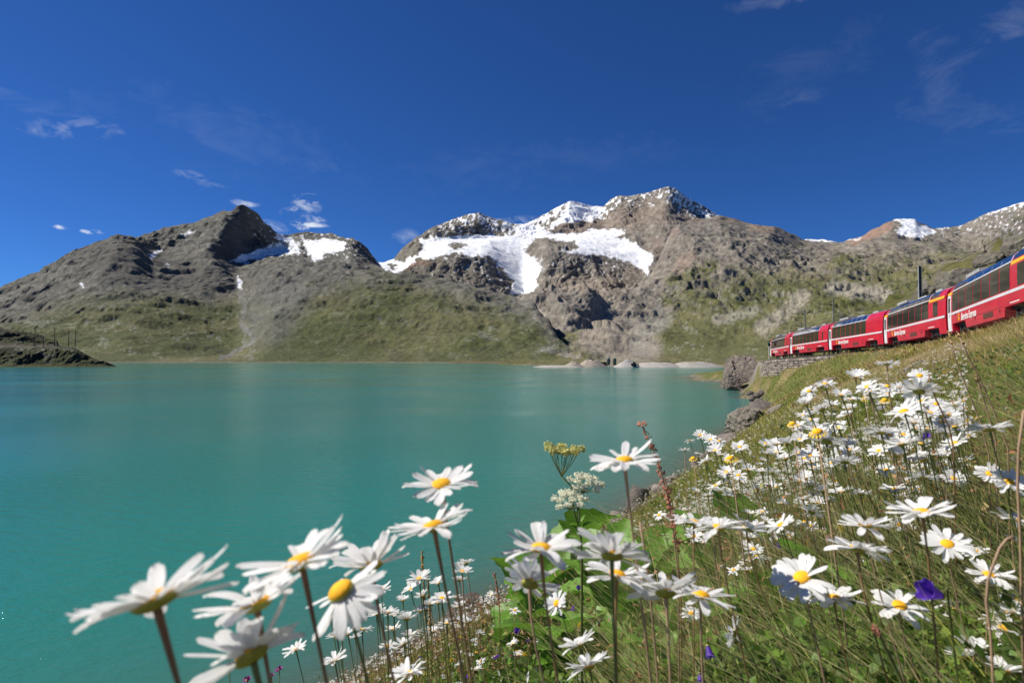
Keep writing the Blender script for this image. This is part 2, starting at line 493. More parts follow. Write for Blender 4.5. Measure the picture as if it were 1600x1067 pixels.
    # shore band
    if which == 1: mix((0.22, 0.20, 0.165), sstep(2.2, 0.8, np.abs(py - 567.0 + n1)) * 0.8)
    mix((0.20, 0.135, 0.07), sstep(4.5, 2, np.abs(py - 568)) * sstep(690, 720, px) * sstep(870, 845, px) * 0.9 * (which == 1))
    mix((0.27, 0.245, 0.21), sstep(3, 1.2, np.abs(py - 572.5)) * (which == 3) * sstep(1135, 1120, px))
    if which == 5:
        mix((0.15, 0.13, 0.10), sstep(6, 1, line_d(px, py, [(-100, 541), (110, 541)])) * 0.7)
    if which == 1:
        mix((0.085, 0.083, 0.082), sstep(-8, 10, poly_sd(wx, wy, [(378, 316), (352, 345), (333, 384), (330, 404), (360, 412), (420, 392), (440, 372), (405, 335)])) * 0.75)  # shade on the left peak's right-hand face, painted into the rock colour
        mix((0.10, 0.092, 0.085), sstep(-6, 8, poly_sd(wx, wy, [(540, 374), (560, 372), (592, 412), (555, 418)])) * 0.6)  # rock tower's right side: its shade deepened in the colour as well
    alpha = np.ones(len(px))
    # snow
    sd = np.full(px.shape, -99.0)
    for P in SNOW: sd = np.maximum(sd, poly_sd(wx, wy, P))
    for P in HOLES: sd = np.minimum(sd, -poly_sd(wx, wy, P))
    sn = sstep(-1.0, 1.0, sd) * (1 - sstep(0.42, 0.56, fbm(px / 6, py / 3.2, 4, 0.62, seed=61) + 0.25 * sstep(9, 0, sd)) * 0.85)
    if which == 2:
        streak = fbm((px + 0.7 * py) / 5, (py - 0.5 * px) / 9, 4, 0.62, seed=12) + 0.35 * n2
        top = sstep(0, 1, (352 - py) / 26) * sstep(690, 720, px) * sstep(1130, 1118, px)
        amt = np.interp(px, [640, 700, 760, 830, 870, 960, 1000, 1040, 1060, 1125], [0, 0.6, 0.85, 1.0, 0.9, 0.6, 0.55, 0.6, 0.9, 0.85])
        sk = np.interp(px, [630, 650, 680, 710, 748, 770, 820, 840, 870, 890, 943, 968, 1045, 1075, 1125], [386, 370, 352, 340, 331, 340, 350, 340, 322, 314, 322, 303, 292, 310, 337])
        near_crest = sstep(46, 4, py - sk)
        sn = np.maximum(sn, sstep(0.12, 0.3, streak - 0.34 + 0.66 * amt * near_crest) * (px > 640))
        # thin streaks among the rocks under the glacier
        low = sstep(30, 10, line_d(px, py, [(700, 400), (760, 415), (800, 440), (900, 400), (960, 425)]))
        sn = np.maximum(sn, sstep(0.30, 0.42, streak + 0.02) * low * 0.9)
        C2 = np.array([0.80, 0.82, 0.84]) - 0.20 * sstep(0.1, 0.5, fbm(px / 9, py / 3.5, 4, 0.6, seed=2))[:, None] * np.array([1, 0.95, 0.88]) * sstep(375, 400, py)[:, None] * sstep(775, 790, px)[:, None]
    else:
        C2 = np.array([0.78, 0.80, 0.82]) - 0.22 * sstep(0.15, 0.55, fbm(px / 7, py / 3, 4, 0.6, seed=2))[:, None] * np.array([1, 0.98, 0.92])
    if which == 4:
        streak = fbm((px + 0.7 * py) / 6, (py - 0.5 * px) / 7, 4, 0.62, seed=12)
        sn = np.maximum(sn, sstep(0.12, 0.3, streak - 0.02) * sstep(1438, 1460, px) * sstep(375, 352, py) * 0.9)
        sn = np.maximum(sn, sstep(0.22, 0.35, streak) * sstep(1500, 1560, px) * sstep(370, 330, py) * 0.8)
    if which == 1:
        sn = np.maximum(sn, sstep(0.26, 0.40, fbm(px / 5, py / 3.5, 3, 0.6, seed=31)) * sstep(440, 470, px) * sstep(600, 560, px) * sstep(415, 395, py) * sstep(360, 366, py))
        sn = np.maximum(sn, sstep(0.36, 0.5, fbm(px / 5, py / 4, 3, 0.6, seed=33)) * sstep(380, 400, px) * sstep(470, 440, px) * sstep(425, 395, py) * 0.8)
    if which in (3, 5): sn = sn * 0
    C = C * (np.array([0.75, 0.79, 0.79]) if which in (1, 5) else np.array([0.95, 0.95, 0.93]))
    w = np.clip(sn, 0, 1)[:, None]
    C = C * (1 - w) + C2 * w
    alpha = 1 - 0.7 * np.clip(sn, 0, 1)
    return np.concatenate([np.clip(C, 0.01, 0.9), alpha[:, None]], axis=1)

def loft(name, rows, x0, x1, step, segs, lam, amp, rowamp, which, mat, damp=0.5, sm=4, seed=0.0, tagd=None, glac=True):
    us = np.linspace(ue(x0, 500)[0], ue(x1, 500)[0], int((x1 - x0) / step))
    E, D = [], []
    for r in rows:
        r = np.array(r, float)
        u, e = ue(r[:, 0], r[:, 1])
        E.append(np.interp(us, u, e)); D.append(np.interp(us, u, r[:, 2]))
    E = np.array(E); D = np.array(D)
    D = smooth_u(D, 40); crest = len(rows) - 2
    Es = smooth_u(E, 10); Es[crest] = E[crest]; E = Es
    HH = LAKE_DROP + E * D
    d_, h_, a_ = [], [], []
    for i, n in enumerate(segs):
        t = np.linspace(0, 1, n, endpoint=(i == len(segs) - 1))[:, None]
        d_.append(D[i] * (1 - t) + D[i + 1] * t); h_.append(HH[i] * (1 - t) + HH[i + 1] * t)
        a_.append(rowamp[i] * (1 - t) + rowamp[i + 1] * t)
    d = np.concatenate(d_); h = np.concatenate(h_); am = np.concatenate(a_)
    d = smooth_u(smooth_t(d, sm), 2); h = smooth_u(smooth_t(h, sm), 1)
    X = us[None] * d
    g = ridged(X / lam + seed, d / (lam * 1.6) + seed, 6, 0.55, seed=seed) - 0.45
    f = fbm(X / (lam * 0.6) + 3, d / (lam * 0.6), 6, 0.6, seed=seed + 5)
    fs = ridged(X / (lam * 0.13), d / (lam * 0.16) + h / (lam * 0.3), 4, 0.6, seed=seed + 9) - 0.4
    # glacier ice lies smooth
    if glac:
        px, py = to_px(X, d, h)
        s = np.full(px.size, -99.0)
        for P in SNOW[:3]: s = np.maximum(s, poly_sd(px.ravel(), py.ravel(), P))
        quiet = 1 - 0.66 * sstep(-6, 3, s).reshape(px.shape)
    else: quiet = 1.0
    h2 = h + am * quiet * (amp * 0.9 * g + amp * 0.5 * f + amp * 0.16 * fs)
    stp = lam * 0.20
    qq = h2 / stp + 1.1 * fbm(X / (lam * 1.1) + 4, d / (lam * 1.1), 4, 0.55, seed=seed + 40) + X / (lam * 3)
    fr = qq - np.floor(qq)
    h2 = h2 + np.clip(am, 0, 1) * quiet * stp * 0.62 * (sstep(0.45, 0.95, fr) - fr) * sstep(-0.25, 0.25, fbm(X / (lam * 0.8), d / (lam * 0.8) + 7, 3, 0.5, seed=seed + 44))
    rel = fbm(X / (lam * 0.45) + 8, h / (lam * 0.5) + 4, 6, 0.62, seed=seed + 21)
    rel2 = ridged(X / (lam * 0.25) + h / (lam * 0.7), h / (lam * 0.8), 5, 0.6, seed=seed + 25) - 0.4
    d2 = d + am * quiet * amp * damp * (rel * 1.7 + rel2 * 0.6)
    # moving a point along its sight line leaves its height in step with the slope
    X2 = us[None] * d2; H2 = LAKE_DROP + (h2 - LAKE_DROP) * (d2 / d)
    V = np.stack([X2, d2, H2], -1)
    # normals for slope masks
    tu = np.gradient(V, axis=1); tv = np.gradient(V, axis=0)
    N = np.cross(tu, tv); N /= np.linalg.norm(N, axis=-1, keepdims=True) + 1e-9
    nzv = np.abs(N[..., 2])
    px, py = to_px(X2, d2, H2)
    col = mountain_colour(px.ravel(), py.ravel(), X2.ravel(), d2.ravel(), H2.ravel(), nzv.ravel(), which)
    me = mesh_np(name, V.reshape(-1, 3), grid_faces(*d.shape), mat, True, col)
    o = link(name, me)
    tag(o, kind='structure')
    if tagd: o['label'] = tagd
    return o, us, V

m_mtn = tint_mat('mountain_rock', 0.95, 0.15, ((0.012, 0.10), (0.09, 0.22)), ((0.05, 5.0), (0.25, 1.4)))
m_far = tint_mat('far_mountain_rock', 0.95, 0.15, ((0.006, 0.10), (0.05, 0.18)), ((0.02, 14.0), (0.1, 4.0)))

M1 = [
 [(-700, 569.5, 690), (500, 569.5, 690), (800, 571, 630), (905, 573, 555)],
 [(-700, 556, 850), (-350, 552, 850), (200, 549, 850), (360, 557, 900), (420, 547, 850), (600, 548, 850), (800, 553, 750), (905, 563, 640)],
 [(-700, 550, 1000), (-350, 545, 1000), (0, 520, 1050), (200, 505, 1050), (370, 522, 1200), (420, 497, 1050), (520, 482, 1050), (600, 490, 1000), (700, 495, 950), (800, 510, 900), (850, 530, 820), (905, 563, 700)],
 [(-700, 545, 1100), (-350, 540, 1100), (0, 490, 1200), (150, 455, 1250), (250, 447, 1400), (370, 458, 1550), (430, 442, 1350), (500, 440, 1300), (600, 445, 1250), (700, 455, 1150), (800, 473, 1050), (842, 492, 960), (870, 525, 850), (905, 563, 760)],
 [(-700, 543, 1200), (-350, 539, 1200), (0, 466, 1400), (100, 415, 1500), (180, 385, 1550), (212, 383, 1600), (240, 407, 1680), (300, 420, 1680), (340, 410, 1650), (370, 427, 1720), (420, 415, 1650), (480, 412, 1600), (540, 415, 1550), (590, 418, 1500), (640, 425, 1450), (700, 434, 1350), (760, 448, 1250), (800, 460, 1150), (832, 468, 1080), (846, 490, 1000), (870, 525, 900), (905, 564, 800)],
 [(-700, 545, 1500), (-350, 540, 1500), (-60, 478, 1550), (0, 452, 1550), (30, 440, 1580), (60, 425, 1600), (100, 400, 1650), (140, 384, 1680), (180, 370, 1700), (207, 370, 1750), (222, 376, 1850), (240, 390, 1950), (290, 392, 1900), (330, 386, 1760), (345, 402, 1850), (370, 409, 1980), (400, 405, 2050), (440, 396, 2080), (480, 397, 1980), (520, 398, 1850), (552, 392, 1680), (575, 404, 1760), (590, 414, 1800), (620, 430, 1600), (640, 432, 1500), (700, 441, 1400), (760, 456, 1300), (800, 470, 1200), (836, 482, 1130), (850, 505, 1050), (875, 540, 930), (905, 566, 850)],
 [(-700, 548, 1700), (-350, 546, 1700), (0, 457, 1700), (100, 406, 1800), (180, 377, 1850), (215, 375, 1900), (240, 370, 2100), (270, 363, 2120), (300, 358, 2080), (330, 354, 2000), (346, 352, 1880), (370, 364, 2060), (400, 374, 2200), (430, 383, 2280), (460, 382, 2280), (500, 381, 2220), (536, 383, 2100), (550, 377, 1850), (575, 393, 1960), (590, 411, 2000), (620, 440, 1650), (700, 455, 1500), (800, 490, 1300), (905, 575, 900)],
 [(-700, 560, 2200), (-350, 560, 2200), (0, 465, 2200), (100, 415, 2200), (180, 386, 2200), (213, 374, 2250), (240, 360, 2250), (270, 352, 2250), (300, 348, 2250), (330, 337, 2200), (350, 327, 2150), (358, 327, 2130), (367, 320, 2110), (374, 316.5, 2100), (381, 315.5, 2100), (388, 320, 2120), (396, 326, 2150), (408, 339, 2200), (420, 350, 2250), (432, 361, 2350), (450, 365, 2400), (480, 360, 2400), (510, 363, 2400), (530, 368, 2350), (542, 372, 2200), (550, 371, 2000), (562, 375, 2050), (577, 389, 2100), (590, 408, 2150), (604, 426, 2100), (700, 480, 1700), (905, 590, 1100)],
]
M1.append([(x, y + 60, z + 500) for x, y, z in M1[-1]])
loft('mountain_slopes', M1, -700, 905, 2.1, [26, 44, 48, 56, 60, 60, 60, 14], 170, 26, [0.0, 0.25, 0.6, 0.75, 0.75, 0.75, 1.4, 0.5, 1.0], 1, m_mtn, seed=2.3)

M2 = [
 [(540, 520, 1700), (1330, 520, 1900)],
 [(540, 450, 2000), (620, 440, 2000), (700, 450, 2000), (780, 470, 2050), (820, 470, 2100), (870, 475, 2000), (1000, 470, 2000), (1100, 440, 2100), (1330, 430, 2200)],
 [(540, 432, 2150), (600, 427, 2150), (640, 421, 2150), (700, 432, 2120), (750, 437, 2120), (796, 450, 2150), (820, 459, 2300), (840, 452, 2250), (880, 432, 2180), (950, 432, 2200), (1000, 434, 2200), (1100, 400, 2250), (1330, 410, 2300)],
 [(540, 428, 2300), (590, 418, 2400), (620, 424, 2450), (650, 403, 2330), (700, 395, 2280), (760, 400, 2280), (785, 417, 2400), (815, 430, 2500), (835, 420, 2500), (850, 388, 2300), (900, 392, 2350), (940, 401, 2400), (1000, 424, 2350), (1030, 410, 2350), (1100, 380, 2400), (1330, 395, 2500)],
 [(540, 432, 2600), (590, 412, 2600), (625, 412, 2650), (650, 379, 2650), (700, 373, 2850), (800, 371, 2950), (850, 367, 3000), (940, 361, 3000), (975, 363, 2900), (1010, 370, 2700), (1040, 350, 2650), (1100, 350, 2700), (1200, 370, 2700), (1330, 385, 2800)],
 [(540, 442, 2900), (590, 411, 2900), (615, 410, 2850), (640, 385, 2800), (680, 362, 2900), (720, 350, 2930), (748, 345, 2950), (775, 354, 3100), (800, 360, 3200), (850, 350, 3300), (885, 335, 3250), (910, 342, 3330), (945, 342, 3330), (970, 325, 3220), (1010, 322, 3150), (1044, 310, 3020), (1060, 318, 3150), (1100, 338, 3350), (1150, 352, 3300), (1330, 390, 3200)],
 [(540, 442, 3000), (590, 409, 3000), (600, 410, 3050), (615, 404, 2950), (630, 386, 2950), (650, 370, 3000), (680, 352, 3050), (710, 340, 3150), (730, 334, 3200), (748, 330, 3200), (770, 340, 3300), (800, 348, 3400), (820, 350, 3500), (840, 340, 3500), (870, 322, 3500), (890, 313, 3450), (905, 316, 3500), (925, 322, 3550), (943, 322, 3550), (955, 308, 3450), (968, 303, 3400), (985, 305, 3400), (1010, 300, 3350), (1045, 291, 3250), (1060, 296, 3300), (1075, 309, 3400), (1100, 321, 3500), (1125, 337, 3600), (1180, 362, 3600), (1330, 400, 3600)],
]
M2.append([(x, y + 60, z + 600) for x, y, z in M2[-1]])
loft('snowy_mountains', M2, 540, 1330, 1.5, [10, 40, 50, 60, 60, 70, 12], 260, 38, [0.5, 1.0, 1.0, 0.8, 0.7, 1.0, 0.28, 1.0], 2, m_far, damp=0.9, seed=5.1)

M3 = [
 [(780, 575, 480), (850, 576, 397), (1128, 576, 397), (1160, 574, 300), (1400, 566, 260), (2000, 520, 210)],
 [(780, 563, 620), (900, 567, 520), (1000, 565, 520), (1128, 561, 520), (1250, 552, 520), (1400, 545, 500), (2000, 470, 450)],
 [(780, 556, 800), (870, 552, 760), (930, 557, 700), (1000, 547, 760), (1060, 542, 800), (1150, 537, 800), (1250, 527, 800), (1350, 512, 800), (1450, 500, 800), (2000, 430, 700)],
 [(780, 520, 1100), (850, 520, 1100), (880, 530, 1000), (905, 518, 1050), (950, 498, 1200), (975, 512, 1120), (1000, 505, 1150), (1040, 490, 1200), (1100, 480, 1200), (1200, 480, 1200), (1300, 475, 1200), (1400, 478, 1150), (1500, 465, 1100), (2000, 400, 1000)],
 [(780, 470, 1300), (840, 455, 1230), (870, 451, 1230), (925, 447, 1250), (950, 458, 1320), (1000, 462, 1330), (1040, 447, 1350), (1080, 425, 1400), (1150, 420, 1450), (1200, 425, 1450), (1300, 420, 1500), (1400, 422, 1500), (1500, 415, 1400), (2000, 360, 1300)],
 [(780, 480, 1500), (830, 462, 1450), (930, 453, 1500), (980, 447, 1550), (1010, 434, 1600), (1040, 405, 1650), (1080, 385, 1700), (1150, 378, 1700), (1200, 384, 1700), (1250, 398, 1750), (1330, 395, 1800), (1400, 397, 1700), (1500, 400, 1600), (2000, 350, 1500)],
 [(780, 490, 1700), (930, 463, 1700), (990, 452, 1750), (1015, 432, 1800), (1030, 402, 1850), (1045, 366, 1900), (1062, 345, 1950), (1085, 341, 2000), (1125, 336, 2000), (1150, 340, 2000), (1170, 348, 2000), (1190, 350, 2000), (1210, 352, 2000), (1230, 361, 2050), (1255, 373, 2100), (1300, 379, 2100), (1330, 377, 2050), (1360, 371, 2000), (1400, 371, 2000), (1450, 377, 1900), (1500, 388, 1800), (1560, 400, 1700), (2000, 350, 1600)],
]
M3.append([(x, y + 50, z + 500) for x, y, z in M3[-1]])
loft('right_mountain_slopes', M3, 780, 2000, 1.9, [16, 30, 40, 60, 60, 64, 12], 150, 24, [0.0, 0.15, 0.45, 0.9, 1.25, 1.1, 0.3, 1.0], 3, m_mtn, seed=8.7)

cr4 = [(1180, 400), (1240, 382), (1258, 372), (1290, 373), (1312, 378), (1330, 372), (1345, 368), (1362, 358), (1385, 345), (1400, 341), (1430, 340), (1437, 346), (1450, 350), (1455, 354), (1500, 351), (1520, 343), (1545, 331), (1600, 314), (1800, 290)]
M4 = [[(1180, 440, 3800), (1800, 440, 3800)],
      [(1180, 405, 4300), (1300, 392, 4300), (1400, 375, 4300), (1500, 385, 4300), (1600, 355, 4200), (1800, 330, 4200)],
      [(x, y, 5000) for x, y in cr4], [(x, y + 50, 5600) for x, y in cr4]]
loft('far_snowy_ridge', M4, 1180, 1800, 2.0, [20, 90, 12], 420, 60, [1, 1, 0.3, 1], 4, m_far, damp=0.9, seed=12.2)

# headland on the left with its railway bench
M5 = [
 [(-300, 574, 405), (0, 574, 400), (100, 573.5, 402), (187, 573.2, 408)],
 [(-300, 568, 408), (0, 568, 405), (100, 567, 408), (150, 567, 410), (170, 569, 411), (180, 571.5, 412), (187, 574, 413)],
 [(-300, 556, 418), (0, 555, 416), (60, 553, 416), (110, 552, 417), (140, 560, 417), (165, 567, 418), (180, 572, 420), (187, 576, 420)],
 [(-300, 542, 428), (0, 541, 428), (60, 541.5, 428), (115, 541.5, 427), (130, 551, 426), (150, 561, 426), (170, 568, 428), (187, 577, 430)],
 [(-300, 541, 438), (0, 540.5, 436), (60, 541, 436), (112, 541.5, 436), (130, 552, 434), (150, 562, 434), (170, 569, 436), (187, 580, 440)],
 [(-300, 520, 450), (0, 522, 450), (40, 530, 446), (85, 538, 444), (96, 543, 444), (130, 556, 444), (187, 585, 450)],
 [(-300, 495, 485), (-60, 505, 480), (0, 510, 480), (30, 516, 476), (60, 522, 470), (88, 529, 462), (93, 540, 455), (96, 546, 452), (130, 560, 455), (187, 590, 460)],
]
M5.append([(x, y + 26, z + 40) for x, y, z in M5[-1]])
loft('headland', M5, -300, 187, 1.0, [12, 24, 26, 6, 20, 28, 8], 22, 5.5, [0.0, 0.5, 1.0, 0.1, 0.1, 1.0, 0.6, 0.5], 5, m_mtn, damp=0.6, sm=1, seed=3.3)
# ballast line on the bench

# ================================================================== BANK
def rail_pts():
    e = [(80, 175, -1.8), (67, 152, -1.4), (56.5, 128, -0.85), (49.3, 108.6, -0.35), (44.9, 91.8, 0.06), (41.8, 75.0, 0.49), (38.2, 58.3, 0.90), (32.4, 42.2, 1.35), (24.9, 26.6, 1.9), (16.0, 11.8, 2.35), (7.5, -3.2, 2.8), (-2, -18, 3.2)]
    return np.array([(x, y, z + LAKE_DROP) for x, y, z in e])
RP = rail_pts()
_t = np.gradient(RP[:, :2], axis=0); _t /= np.linalg.norm(_t, axis=1, keepdims=True)
RP[:, 0] += -_t[:, 1] * 1.25; RP[:, 1] += _t[:, 0] * 1.25
def catmull(P, n=16):
    out = []
    Q = np.vstack([2 * P[0] - P[1], P, 2 * P[-1] - P[-2]])
    for i in range(1, len(Q) - 2):
        for k in range(n):
            t = k / n
            a, b, c, d = Q[i - 1], Q[i], Q[i + 1], Q[i + 2]
            out.append(0.5 * ((2 * b) + (c - a) * t + (2 * a - 5 * b + 4 * c - d) * t * t + (3 * b - a - 3 * c + d) * t ** 3))
    out.append(P[-1])
    return np.array(out)
TRACK = catmull(RP)
def track_near(X, Y):
    """distance to the track centre line, side (+ = hill side), rail height there"""
    X = np.asarray(X, float); Y = np.asarray(Y, float)
    best = np.full(X.shape, 1e9); hh = np.zeros(X.shape); sd = np.zeros(X.shape)
    for i in range(len(TRACK) - 1):
        a = TRACK[i]; b = TRACK[i + 1]; e = (b - a)[:2]; l2 = e @ e
        t = np.clip(((X - a[0]) * e[0] + (Y - a[1]) * e[1]) / l2, 0, 1)
        dx = X - a[0] - t * e[0]; dy = Y - a[1] - t * e[1]
        d = np.hypot(dx, dy); m = d < best
        best = np.where(m, d, best); hh = np.where(m, a[2] + t * (b[2] - a[2]), hh)
        sd = np.where(m, np.sign(e[0] * dy - e[1] * dx), sd)
    return best, sd, hh
# track runs from far to near, so the hill side is on its left: side > 0
SHORE = [(-40, -40), (-22, -16), (-12.9, 0), (-8.3, 6), (-3.8, 12), (0, 17), (3.4, 21.4), (10.5, 34), (17.9, 46.8), (26, 60), (31.5, 70), (35.3, 80.8), (39.8, 92), (43.6, 105), (47.8, 117), (49.2, 130), (58, 150), (70, 180)]
cpn = []
for X in (-4, -1.5, 0, 1.5, 4):
    for Y in (-4, -1.5, 0, 1.5, 4, 7):
        cpn.append((X, Y, -0.56 + 0.5 * X - 0.38 * Y))
cpn += [(8, 4, 1.2), (8, 8, 0.3), (12, 16, -0.4), (8, 16, -2.3), (5, 12, -1.9), (16, 24, -0.3), (22, 36, -0.9), (14, 30, -3.3), (28, 50, -1.6), (24, 50, -3.6), (33, 66, -2.0), (38, 80, -2.2), (41.5, 92, -3.2), (45.6, 104, -3.8)]
for (x, y), (x2, y2) in zip(SHORE[:-1], SHORE[1:]):
    cpn.append((x, y, -7.0))
    n = np.array([-(y2 - y), x2 - x]); n = n / np.linalg.norm(n)
    cpn.append((x + n[0] * 5, y + n[1] * 5, -8.8)); cpn.append((x + n[0] * 14, y + n[1] * 14, -12))
for i in range(0, len(RP)):
    x, y, z = RP[i]
    cpn.append((x, y, z - LAKE_DROP - 0.5))
# hill above the track
cpn += [(40, 18, 9), (28, 2, 8), (50, 36, 8), (60, 20, 16), (46, 58, 2.5), (60, 62, 10), (74, 70, 17), (84, 90, 20.5), (79, 98, 16.2), (79, 106, 15.8), (77, 112, 12.0), (72, 108, 8.6), (60, 90, 5.0), (64, 100, 5.2), (74, 124, 8.2), (70, 140, 4.6), (66, 120, 2.6), (56, 100, 1.2), (50, 82, 1.4), (82, 150, 3.0), (100, 100, 25), (110, 130, 20), (110, 60, 30), (95, 170, 2), (80, 200, -4), (120, 200, 3), (60, 170, -5), (66, 215, -7.0), (90, 230, -6)]
cpn = np.array(cpn)
def kern(r): return np.sqrt(r * r + 12.0)
_K = kern(np.hypot(cpn[:, 0][:, None] - cpn[:, 0][None], cpn[:, 1][:, None] - cpn[:, 1][None]))
_Pm = np.stack([np.ones(len(cpn)), cpn[:, 0], cpn[:, 1]], 1)
_A = np.block([[_K + 0.02 * np.eye(len(cpn)), _Pm], [_Pm.T, np.zeros((3, 3))]])
_w = np.linalg.solve(_A, np.concatenate([cpn[:, 2], np.zeros(3)]))
def bank_raw(X, Y):
    X = np.asarray(X, float); Y = np.asarray(Y, float)
    s = _w[-3] + _w[-2] * X + _w[-1] * Y
    for i in range(len(cpn)):
        s = s + _w[i] * kern(np.hypot(X - cpn[i, 0], Y - cpn[i, 1]))
    return s + LAKE_DROP
def bank_h(X, Y, detail=True):
    X = np.asarray(X, float); Y = np.asarray(Y, float)
    h = bank_raw(X, Y)
    r = np.hypot(X, Y)
    if detail:
        near = sstep(2, 12, r)
        far = sstep(50, 110, r)
        h = h + near * 0.35 * fbm(X / 3.1, Y / 3.1, 4) + 0.03 * fbm(X / 0.5, Y / 0.5, 3)
        hill = sstep(6, 20, h - 6.0) * far
        crag = ridged(X / 15 + 2, Y / 15, 5, 0.6, seed=4.4) - 0.45
        h = h + far * (0.5 + 2.2 * hill) * (crag * 1.2 + fbm(X / 7, Y / 7, 4, 0.5) * 0.8)
        hw = sstep(5, 12, h - LAKE_DROP + 5) * sstep(45, 60, r)
        qq = h / 4.2 + 0.9 * fbm(X / 18, Y / 18, 4, 0.55, seed=66); fr = qq - np.floor(qq)
        h = h + hw * 4.2 * 0.75 * (sstep(0.5, 0.92, fr) - fr)
    d, s, rz = track_near(X, Y)
    w = sstep(4.2, 2.6, d)
    h = h * (1 - w) + (rz - 0.42) * w
    # stone faced drop in front of the far bend
    wall = (s < 0) & (Y > 66) & (Y < 110)
    hh_ = rz - 0.42 - np.interp(Y, [66, 74, 90, 110], [0, 1.1, 2.8, 3.4])
    wf = sstep(2.35, 2.6, d) * sstep(6.5, 4.5, d)
    h = np.where(wall, h * (1 - wf) + np.minimum(h, hh_) * wf, h)
    return h

nr, nc = 540, 560
rr = np.geomspace(0.25, 240, nr)
aa = np.radians(np.linspace(-112, 118, nc))
R_, A_ = np.meshgrid(rr, aa, indexing='ij')
BX = R_ * np.sin(A_); BY = R_ * np.cos(A_)
BZ = bank_h(BX, BY)
BV = np.stack([BX, BY, BZ], -1)
tu = np.gradient(BV, axis=1); tv = np.gradient(BV, axis=0)
BN = np.cross(tu, tv); BN /= np.linalg.norm(BN, axis=-1, keepdims=True) + 1e-9
bnz = np.abs(BN[..., 2])
def bank_colour(X, Y, Z, nz):
    n1 = fbm(X / 4.2, Y / 4.2, 4, 0.6); n2 = fbm(X / 0.8, Y / 0.8, 4, 0.6); n4 = fbm(X / 14, Y / 14, 4, 0.6, seed=4)
    r = np.hypot(X, Y)
    hillc = (sstep(6.5, 11, Z) * sstep(40, 60, r))[..., None]
    g = np.array([0.10, 0.115, 0.03]) * (1 - hillc) + np.array([0.062, 0.072, 0.018]) * hillc; s = np.array([0.225, 0.175, 0.085]); dk = np.array([0.05, 0.042, 0.024])
    u = X / np.maximum(Y, 0.5)
    straw = (1 - 0.75 * hillc[..., 0]) * sstep(-0.15, 0.35, n1 * 0.7 + 0.2 * n2 + 0.55 * sstep(0.55, 0.85, u) * sstep(6, 14, r) + 0.15 * n4 + 0.30 * sstep(4.5, 1.5, Z) * sstep(26, 10, r))
    C = g * (1 - straw[..., None]) + s * straw[..., None]
    d0 = sstep(0.0, 0.4, n2) * sstep(9, 4, r) * 0.8
    C = C * (1 - d0[..., None]) + dk * d0[..., None]
    # rock where it is steep, far up the hill and low at the water
    rk = sstep(0.72 - 0.10 * hillc[..., 0], 0.55 - 0.10 * hillc[..., 0], nz + 0.10 * n2) * sstep(20, 45, r)
    dt, st_, rz_ = track_near(X, Y)
    rk = rk * np.where(st_ < 0, 1 - sstep(14, 8, dt) * sstep(118, 108, Y), 1)
    rk = np.maximum(rk, sstep(0.26, 0.42, n4 + 0.5 * n1) * sstep(40, 80, r) * (0.7 - 0.5 * hillc[..., 0]))
    rk = np.maximum(rk, sstep(0.75, 0.15, Z + 0.4 * n1))
    rc = (np.array([0.20, 0.178, 0.15]) * (1 - 0.35 * hillc)) * (1 + 0.45 * n2[..., None])
    C = C * (1 - rk[..., None]) + rc * rk[..., None]
    wet = sstep(0.25, -0.1, Z)[..., None]
    C = C * (1 - 0.5 * wet)
    d, sdd, rz = track_near(X, Y)
    b = sstep(2.9, 2.4, d + 0.4 * n2)[..., None]
    C = C * (1 - b) + np.array([0.27, 0.245, 0.22]) * (1 + 0.3 * n2[..., None]) * b
    return np.clip(np.concatenate([C, np.ones(C.shape[:-1] + (1,))], -1), 0.005, 1)
bc = bank_colour(BX, BY, BZ, bnz)
m_bank = tint_mat('grassy_bank', 0.95, 0.15, ((0.6, 0.25), (5.0, 0.25)), ((1.2, 0.25), (9.0, 0.03)))
o = link('grassy_bank', mesh_np('grassy_bank', BV.reshape(-1, 3), grid_faces(nr, nc), m_bank, True, bc.reshape(-1, 4)))
tag(o, kind='structure')

# ================================================================== LAKE
ln_r, ln_a = 220, 320
lr = np.geomspace(3.0, 1500, ln_r); la = np.radians(np.linspace(-125, 50, ln_a))
LR, LA = np.meshgrid(lr, la, indexing='ij')
LX = LR * np.sin(LA); LY = LR * np.cos(LA)
near = LR < 230
dep = np.full(LX.shape, 20.0)
dep[near] = -bank_h(LX[near], LY[near], False)
sh = np.exp(-np.clip(dep, 0, 50) / 1.1)
lc = np.zeros(LX.shape + (4,)); lc[..., 0] = sh; lc[..., 3] = 1
m_lake, nt = mat_new('glacial_lake_water')
L = nt.links.new
out = n_new(nt, 'ShaderNodeOutputMaterial'); b = n_new(nt, 'ShaderNodeBsdfPrincipled')
b.inputs['Roughness'].default_value = 0.11; b.inputs['Specular IOR Level'].default_value = 0.42; b.inputs['IOR'].default_value = 1.33
at_ = n_new(nt, 'ShaderNodeAttribute', attribute_name='tint')
t = n_new(nt, 'ShaderNodeTexCoord')
mxc = n_new(nt, 'ShaderNodeMix', data_type='RGBA')
mxc.inputs[6].default_value = (0.020, 0.178, 0.143, 1)
mxc.inputs[7].default_value = (0.085, 0.085, 0.055, 1)
sx = n_new(nt, 'ShaderNodeSeparateColor'); L(at_.outputs['Color'], sx.inputs[0])
L(sx.outputs[0], mxc.inputs[0])
nzc = n_new(nt, 'ShaderNodeTexNoise'); nzc.inputs['Scale'].default_value = 0.012; nzc.inputs['Detail'].default_value = 4
L(t.outputs['Object'], nzc.inputs['Vector'])
mrc = n_new(nt, 'ShaderNodeMapRange'); mrc.inputs['From Min'].default_value = 0.3; mrc.inputs['From Max'].default_value = 0.7; mrc.inputs['To Min'].default_value = 0.86; mrc.inputs['To Max'].default_value = 1.14
